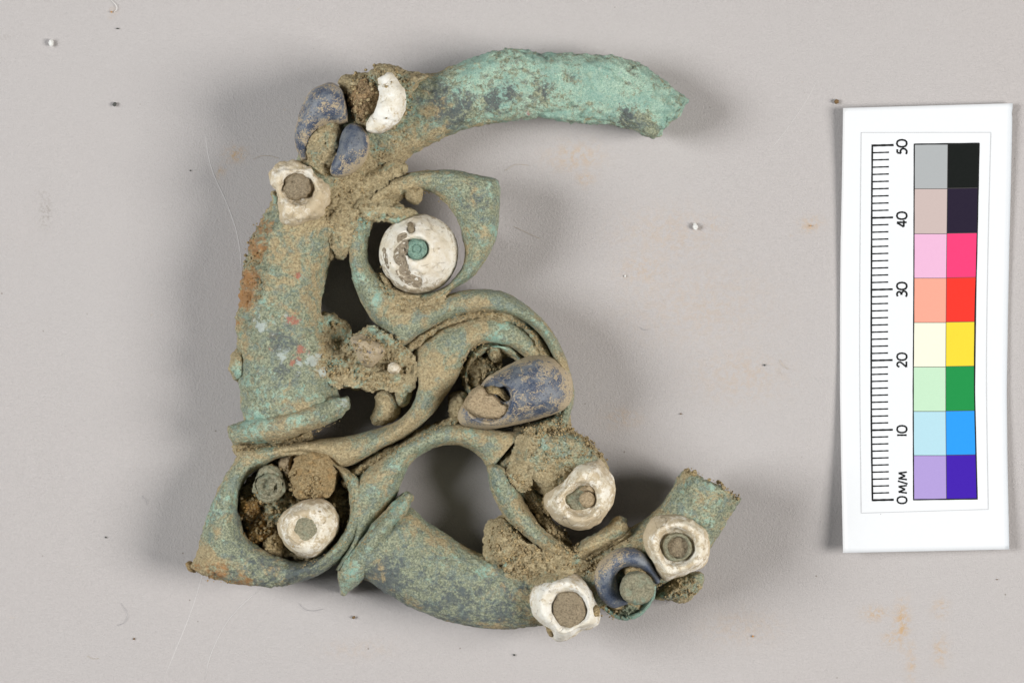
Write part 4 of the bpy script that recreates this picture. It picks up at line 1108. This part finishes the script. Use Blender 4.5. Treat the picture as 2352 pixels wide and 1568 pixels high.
write('50', XB, 354.2, 22.4, 4.3)
write('40', XB, 521.0, 22.4, 4.3)
write('30', XB, 681.5, 22.4, 4.3)
write('20', XB, 843.0, 22.0, 4.1)
write('10', XB, 1001.0, 22.0, 4.1)
write('0', XB, 1155.5, 21.5, 4.0)
write('M/M', XB + .5, 1131.5, 20.0, 3.9)
# dirt speck at the chipped corner
# ------------------------------------------------------------------ loose crumbs and fibres on the paper
def loose(name, x, y, r, mat, label, cat, seed, squash=(1, 1, .8), z0=0.0):
    rr = np.random.default_rng(seed)
    bm = bmesh.new()
    bmesh.ops.create_icosphere(bm, subdivisions=3, radius=1)
    bm.verts.ensure_lookup_table(); bm.verts.index_update()
    V = np.array([v.co[:] for v in bm.verts]); T = np.array([[v.index for v in f.verts] for f in bm.faces])
    bm.free()
    V = V * (1 + .28 * fbm(V, 1.1, 3, seed))[:, None]
    V = np.round(V * 3.2 + .25 * V) / 3.4 * .35 + V * .65
    V = V * r * (.66 if r < .34 else .85) * np.asarray(squash)
    V[:, 2] -= V[:, 2].min() + .05
    me = mesh_from(name, V, None, T, smooth=False)
    for k in SP:
        attr(me, 'm_' + k, np.zeros(len(V)))
    o = link(name, me, None, mat)
    o.location = tuple(P3(x, y, z0) * MM)
    o['label'] = label; o['category'] = cat; o['group'] = 'loose crumbs on the paper'
    return o
M_WC = plain('white_crumb', (.68, .68, .65), .8)
M_DC = plain('dark_crumb', (.075, .078, .07), .7)
M_BC = plain('brown_crumb', (.17, .105, .045), .9)
M_OC = plain('orange_crumb', (.50, .27, .10), .9)
loose('crumb', 118, 99, .48, M_WC, 'angular white crumb near the upper left corner of the paper', 'crumb', 1, (.85, 1.1, .8))
loose('crumb', 264, 240, .36, M_DC, 'black crumb on bare paper left of the blue glass', 'crumb', 2)
loose('crumb', 1597, 520, .50, M_WC, 'white crumb on bare paper between the eye ring and the card', 'crumb', 3, (.8, 1.15, .8))
loose('crumb', 1921, 234, .38, M_BC, 'brown crumb beside the top left corner of the scale card', 'crumb', 4)
loose('crumb', 813, 1417, .32, M_BC, 'brown crumb below the pointed flange of the lower tube', 'crumb', 5)
loose('crumb', 1181, 1503, .22, M_DC, 'tiny dark crumb below the lower tube', 'crumb', 6)
loose('crumb', 1436, 634, .22, M_WC, 'tiny pale crumb right of the scroll band', 'crumb', 7)
loose('crumb', 1756, 838, .20, M_DC, 'tiny dark speck left of the 20 on the card', 'crumb', 8)
loose('crumb', 1729, 1460, .22, M_OC, 'tiny orange crumb below the card, right of the beads', 'crumb', 9)
loose('crumb', 437, 392, .16, M_DC, 'tiny black speck left of the chipped shell bead', 'crumb', 10)
loose('crumb', 270, 66, .20, M_DC, 'tiny dark speck above the black crumb', 'crumb', 11, (1.4, .8, .7))
loose('crumb', 256, 28, .18, M_OC, 'tiny orange speck at the top edge of the paper', 'crumb', 12)
loose('crumb', 243, 1233, .18, M_DC, 'tiny black speck left of the leaf ring tip', 'crumb', 13)
loose('crumb', 308, 1466, .22, M_BC, 'tiny brown speck near the bottom edge of the paper, left', 'crumb', 14, (.7, 1.2, .7))
loose('crumb', 1564, 950, .16, M_BC, 'tiny brown speck above the broken end of the lower tube', 'crumb', 15)
loose('crumb', 1862, 519, .16, M_OC, 'tiny orange speck in the orange stain left of the card', 'crumb', 16)
loose('crumb', 2290, 1330, .12, M_BC, 'tiny brown speck below the lower right corner of the card', 'crumb', 17)

M_FD = plain('fibre_dark', (.22, .22, .24), .7)
M_FT = plain('fibre_tan', (.46, .36, .22), .7)
M_FW = plain('fibre_white', (.72, .71, .68), .7)
def fibre(path, mat, label, r=.016):
    q = spline(path, 60)
    z = .0 + .08 * np.sin(np.linspace(0, 3.1, 60))
    c = P3(q[:, 0], q[:, 1], z)
    o3 = c.mean(0); o3[2] = 0
    tg = np.gradient(c, axis=0); tg /= np.linalg.norm(tg, axis=1, keepdims=True)
    up = np.array([0, 0, 1.0])
    sd = np.cross(tg, up); sd /= np.linalg.norm(sd, axis=1, keepdims=True)
    rows = []
    for a in np.linspace(0, 6.283, 6, endpoint=False):
        rows.append(c + r * (sd * math.cos(a) + up * math.sin(a)))
    V = np.stack(rows, 1).reshape(-1, 3) - o3
    ob = link('fibre', mesh_from('fibre', V, grid_quads(60, 6, False, True)), None, mat)
    ob.location = tuple(o3 * MM)
    ob['label'] = label; ob['category'] = 'fibre'; ob['group'] = 'stray fibres on the paper'
fibre([(278, 1385), (290, 1403), (293, 1418), (284, 1430), (270, 1435)], M_FD, 'dark hooked fibre on the bare lower left of the paper')
fibre([(686, 1384), (700, 1398), (720, 1402), (742, 1398)], M_FD, 'dark curved fibre below the leaf ring')
fibre([(326, 1138), (335, 1148), (338, 1157)], M_FD, 'short dark fibre left of the leaf ring')
fibre([(1470, 751), (1478, 757), (1490, 756)], M_FD, 'short dark fibre right of the scroll band')
fibre([(2020, 1020), (1790, 825), (1800, 840)][1:] + [(1812, 848)], M_FT, 'faint tan fibre beside the left edge of the card')
fibre([(640, 364), (618, 358), (596, 359), (582, 366)], M_FT, 'pale tan curved fibre left of the blue glass')
fibre([(255, 0), (266, 12), (268, 22), (262, 28)], M_FW, 'white fibre at the top edge of the paper', .035)
fibre([(1146, 532), (1150, 526), (1180, 520), (1222, 540)][2:] + [(1240, 548)], M_FT, 'tan fibre right of the eye ring')
fibre([(200, 1505), (214, 1512), (226, 1511)], M_FT, 'short tan fibre near the bottom edge, below the hooked fibre')
fibre([(1210, 520), (1160, 392), (1185, 378), (1215, 380)][1:], M_FT, 'tan fibre below the upper arm')
